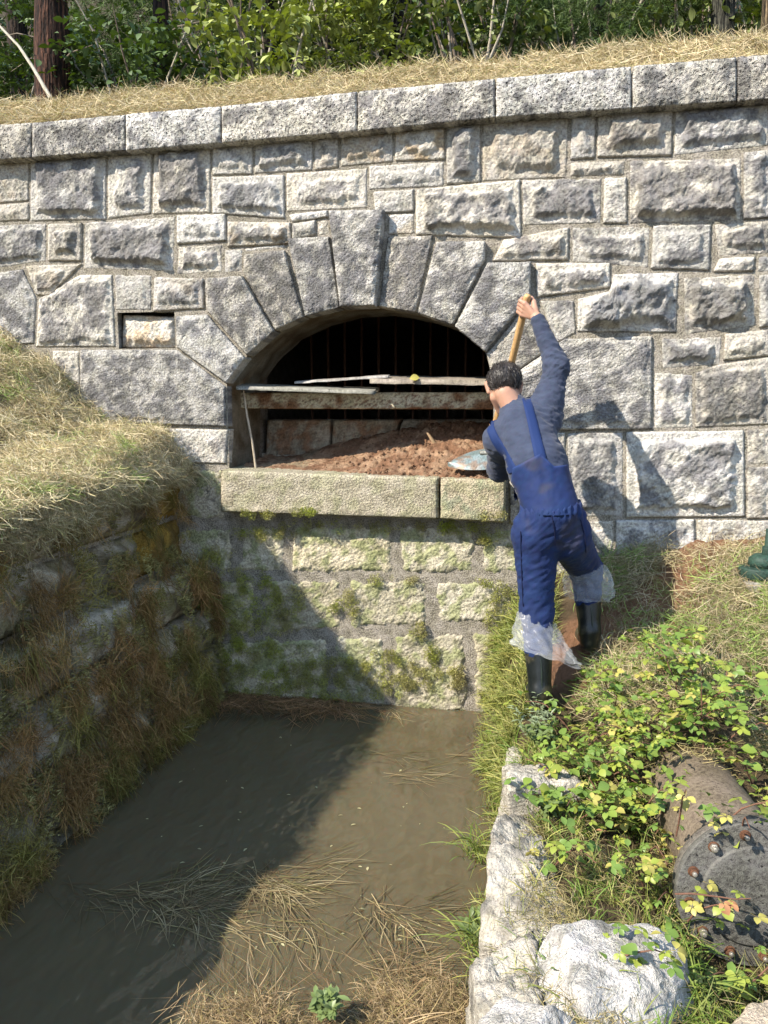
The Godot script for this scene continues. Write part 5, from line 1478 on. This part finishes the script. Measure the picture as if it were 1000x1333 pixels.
func build_wood() -> void:
	var lf := [leaf_mesh(1, 0.075, 0.045, 21, 0.01), leaf_mesh(3, 0.06, 0.03, 22, 0.02)]
	var needle := strips(46, 31, 2, func(r: RandomNumberGenerator) -> Array:
		var t := r.randf()
		var a := r.randf() * TAU
		return [Vector3(t * 0.26, -0.04 * t, 0), Vector3(0.9, cos(a) * 0.9, sin(a) * 0.9), Vector3(0, -0.2, 0), r.randf_range(0.03, 0.06), 0.0032, Color(1, 1, 1) * r.randf_range(0.6, 1.2)])
	# x, z, height of the shrub, half width, kind: 0 yellow-green hazel, 1 dark evergreen broadleaf, 2 olive undergrowth, 3 spruce
	var shr := [[-2.0, -1.5, 1.5, 0.75, 0, "sunlit yellow-green hazel bush above the wall"], [-1.35, -1.6, 1.4, 0.55, 0, "yellow-green leafy bush beside the dark slender trunk"], [-3.3, -1.9, 1.3, 0.8, 1, "dark glossy bush between the red trunk and the hazel"], [-4.5, -2.0, 1.5, 0.9, 1, "dark evergreen bush at the foot of the reddish trunk"], [-0.55, -1.7, 1.3, 0.6, 2, "thin twiggy olive bush with pale bare stems"], [0.35, -1.9, 1.5, 0.75, 3, "soft green young spruce standing in the undergrowth"], [0.95, -1.8, 1.2, 0.5, 2, "green leafy bush left of the lichen-covered trunk"], [-2.7, -2.7, 2.0, 0.9, 2, "tall olive undergrowth behind the hazel bush"], [1.7, -2.2, 1.4, 0.5, 2, "sparse undergrowth between the two pale trunks"], [-5.6, -2.4, 1.8, 0.9, 1, "dark bush left of the reddish trunk"], [-0.2, -2.8, 2.2, 0.9, 1, "dark green bush filling the gap behind the twiggy bush"], [2.6, -2.4, 1.4, 0.8, 1, "dark bush right of the pale trunk"], [-1.6, -3.6, 2.6, 1.3, 1, "deep shaded evergreen thicket behind the hazel"], [-4.0, -3.8, 2.8, 1.4, 3, "shaded spruce thicket behind the reddish trunk"], [1.0, -3.8, 2.8, 1.4, 3, "shaded spruce thicket behind the young spruce"], [3.2, -4.2, 2.8, 1.4, 1, "deep shaded thicket at the right end of the wood"], [-6.6, -4.2, 3.0, 1.4, 1, "deep shaded thicket at the left end of the wood"]]
	for i in shr.size():
		var s: Array = shr[i]
		var r := RandomNumberGenerator.new()
		r.seed = 700 + i
		var p := Vector3(s[0], upper_bank(s[0], s[1]) - 0.02, s[1])
		var o := thing("spruce_bush" if s[4] == 3 else "leafy_bush", s[5], "bush", p)
		var deep: bool = s[1] < -3.0
		for k in ((15 if s[4] == 2 else 8) if not deep else 4):
			var a := r.randf() * TAU
			var tip := Vector3(cos(a) * s[3] * 0.8, s[2] * r.randf_range(0.7, 1.05), sin(a) * s[3] * 0.5)
			part("stem", tube_mesh([Vector3(cos(a) * 0.05, 0, sin(a) * 0.05), tip * 0.4 + rv(r, 0.08), tip * 0.75 + rv(r, 0.08), tip], [0.016, 0.011, 0.007, 0.003], 6, (Color(0.48, 0.44, 0.36) if k % 2 else Color(0.2, 0.16, 0.12))), M.stick, o)
		var pts := crown_points(r, Vector3(0, s[2] * 0.58, 0), Vector3(s[3], s[2] * 0.48, s[3] * (0.6 if not deep else 0.8)), 60 if not deep else 130, [24, 30, 13, 12][s[4]], 0.07 if not deep else 0.13)
		var xf := []
		var cl := []
		for q in pts:
			if q.y < 0.05: continue
			var b := Basis(Vector3.UP, r.randf() * TAU) * Basis(Vector3.BACK, r.randf_range(-0.9, 0.4)) * Basis(Vector3.RIGHT, r.randf_range(-0.7, 0.7)) * Basis.from_scale(Vector3.ONE * r.randf_range(0.6, 1.25) * (1.0 if not deep else 1.6))
			xf.append(Transform3D(b, q))
			cl.append([Color(0.3, 0.34, 0.11), Color(0.1, 0.15, 0.055), Color(0.2, 0.24, 0.09), Color(0.12, 0.19, 0.05)][s[4]] * r.randf_range(0.6, 1.3))
		tag(scatter("foliage", needle if s[4] == 3 else lf[i % 2], M.grass if s[4] == 3 else M.leaf, xf, cl, o), "", "", "", "stuff")
	# trunks, with their crowns above the picture
	var tr := [[-3.98, -1.75, 0.115, Color(0.2, 0.1, 0.07), "reddish flaky pine trunk at the left end of the wood"], [-3.35, -2.3, 0.06, Color(0.12, 0.07, 0.05), "thin dark trunk right of the reddish pine"], [-1.22, -1.9, 0.075, Color(0.1, 0.085, 0.075), "dark grey trunk beside the hazel bush"], [1.16, -1.5, 0.06, Color(0.24, 0.25, 0.2), "slender trunk speckled with grey lichen"], [1.5, -1.35, 0.068, Color(0.4, 0.32, 0.2), "pale tan sunlit trunk near the right end of the wall"], [2.1, -1.6, 0.05, Color(0.25, 0.21, 0.17), "thin grey trunk at the right edge of the wood"], [-2.65, -3.2, 0.09, Color(0.1, 0.08, 0.06), "shaded trunk deep behind the hazel bush"], [0.3, -3.3, 0.1, Color(0.1, 0.08, 0.065), "shaded trunk deep behind the young spruce"], [-5.2, -3.0, 0.1, Color(0.11, 0.075, 0.055), "shaded trunk left of the reddish pine"], [-1.9, -2.6, 0.05, Color(0.14, 0.11, 0.08), "leaning thin trunk inside the olive undergrowth"]]
	for i in tr.size():
		var s: Array = tr[i]
		var r := RandomNumberGenerator.new()
		r.seed = 900 + i
		var p := Vector3(s[0], upper_bank(s[0], s[1]) - 0.05, s[1])
		var o := thing("tree", s[4], "tree", p)
		var H := 7.5
		var pts := []
		var rad := []
		for k in 9:
			var t := k / 8.0
			pts.append(Vector3(0.08 * sin(t * 4.0 + i), t * H, 0.06 * cos(t * 3.0 + i)))
			rad.append(s[2] * (1.25 - 0.35 * t * 2.0 if t < 0.15 else 1.1 - 0.85 * t))
		part("trunk", tube_mesh(pts, rad, 16, s[3], 0.25), M.bark, o)
		for k in 6:
			var h := 3.2 + k * 0.65
			var a := r.randf() * TAU
			part("limb", tube_mesh([Vector3(0, h, 0), Vector3(cos(a) * 0.5, h + 0.25, sin(a) * 0.5), Vector3(cos(a) * 1.2, h + 0.35, sin(a) * 1.2)], [s[2] * 0.35, s[2] * 0.22, 0.008], 6, s[3]), M.bark, o)
		for k in 3:
			var h := r.randf_range(0.6, 1.5)
			var a := r.randf() * TAU
			part("dead_twig", tube_mesh([Vector3(0, h, 0), Vector3(cos(a) * 0.3, h + 0.08, sin(a) * 0.3), Vector3(cos(a) * 0.62, h + 0.05, sin(a) * 0.62)], [0.009, 0.006, 0.002], 5, Color(0.26, 0.22, 0.17)), M.stick, o)
		var q := crown_points(r, Vector3(0, 5.6, 0), Vector3(1.4, 2.2, 1.4), 70, 10, 0.16)
		var xf := []
		var cl := []
		for e in q:
			xf.append(Transform3D(Basis(Vector3.UP, r.randf() * TAU) * Basis(Vector3.BACK, r.randf_range(-0.6, 0.3)) * Basis.from_scale(Vector3.ONE * r.randf_range(1.2, 2.2)), e))
			cl.append(Color(0.06, 0.09, 0.025) * r.randf_range(0.7, 1.3))
		tag(scatter("crown", needle if i % 2 == 0 else lf[1], M.leaf, xf, cl, o), "", "", "", "stuff")
	# dead branch slanting out of the undergrowth
	var a := at_z(66, 128, -0.55)
	var b := at_z(2, 40, -1.0)
	var br := part("dead_branch", tube_mesh([Vector3.ZERO, (b - a) * 0.35 + Vector3(0.01, 0.03, 0), (b - a) * 0.7 + Vector3(0.03, 0.02, 0), (b - a) * 1.2], [0.013, 0.012, 0.01, 0.008], 7, Color(0.5, 0.47, 0.38), 0.2), M.stick)
	br.position = a
	tag(br, "pale bare branch slanting out of the hay below the reddish pine", "branch")

# ----------------------------------------------------------------
func _ready() -> void:
	rng.seed = 4242
	nz.seed = 5
	nz.frequency = 1.0
	nz.fractal_octaves = 3
	nf.seed = 9
	nf.frequency = 1.0
	nf.fractal_octaves = 2
	# camera
	var yaw := deg_to_rad(11.0)
	var pitch := atan(146.5 / PX)
	cam_f = Vector3(-sin(yaw) * cos(pitch), -sin(pitch), -cos(yaw) * cos(pitch))
	cam_r = cam_f.cross(Vector3.UP).normalized()
	cam_u = cam_r.cross(cam_f)
	var cam := Camera3D.new()
	cam.name = "camera"
	cam.fov = rad_to_deg(2.0 * atan(666.5 / PX))
	cam.far = 200.0
	cam.near = 0.05
	add_child(cam)
	cam.look_at_from_position(CAM, CAM + cam_f, Vector3.UP)
	cam.current = true
	# sky, sun, exposure
	var sky_mat := ProceduralSkyMaterial.new()
	sky_mat.sky_top_color = Color(0.47, 0.57, 0.7)
	sky_mat.sky_horizon_color = Color(0.75, 0.77, 0.78)
	sky_mat.ground_bottom_color = Color(0.2, 0.18, 0.13)
	sky_mat.ground_horizon_color = Color(0.5, 0.5, 0.45)
	sky_mat.sun_angle_max = 1.0
	var sky := Sky.new()
	sky.sky_material = sky_mat
	var env := Environment.new()
	env.background_mode = Environment.BG_SKY
	env.sky = sky
	env.tonemap_mode = Environment.TONE_MAPPER_LINEAR
	env.background_energy_multiplier = 1.5
	env.tonemap_exposure = 2.2
	env.sdfgi_enabled = true
	env.ssao_enabled = true
	env.ssil_enabled = true
	var we := WorldEnvironment.new()
	we.name = "environment"
	we.environment = env
	add_child(we)
	var sun := DirectionalLight3D.new()
	sun.name = "sun"
	sun.light_energy = 1.42
	sun.light_color = Color(1.0, 0.96, 0.9)
	sun.light_angular_distance = 0.5
	sun.shadow_enabled = true
	add_child(sun)
	sun.look_at_from_position(Vector3.ZERO, Vector3(0.6, -0.7, -0.55), Vector3.UP)
	make_materials()
	M.leaf_green = mat(lin(0.14, 0.22, 0.045), 0.42, {"vc": 1, "back": Color(0.5, 0.6, 0.12)})
	M.leaf_lime = mat(lin(0.27, 0.32, 0.055), 0.42, {"vc": 1, "back": Color(0.6, 0.65, 0.12)})
	M.leaf_mid = mat(lin(0.2, 0.28, 0.05), 0.42, {"vc": 1, "back": Color(0.55, 0.62, 0.12)})
	M.leaf_yellow = mat(lin(0.42, 0.38, 0.1), 0.45, {"vc": 1, "back": Color(0.65, 0.55, 0.15)})
	M.leaf_red = mat(lin(0.42, 0.21, 0.1), 0.45, {"vc": 1, "back": Color(0.6, 0.35, 0.15)})
	var t0 := Time.get_ticks_msec()
	for step in [["ground", build_ground], ["headwall", build_headwall], ["culvert", build_culvert], ["channel", build_channel], ["pipe", build_pipe], ["person", build_person], ["plants", build_plants], ["wood", build_wood]]:
		step[1].call()
		print(step[0], " ", Time.get_ticks_msec() - t0)
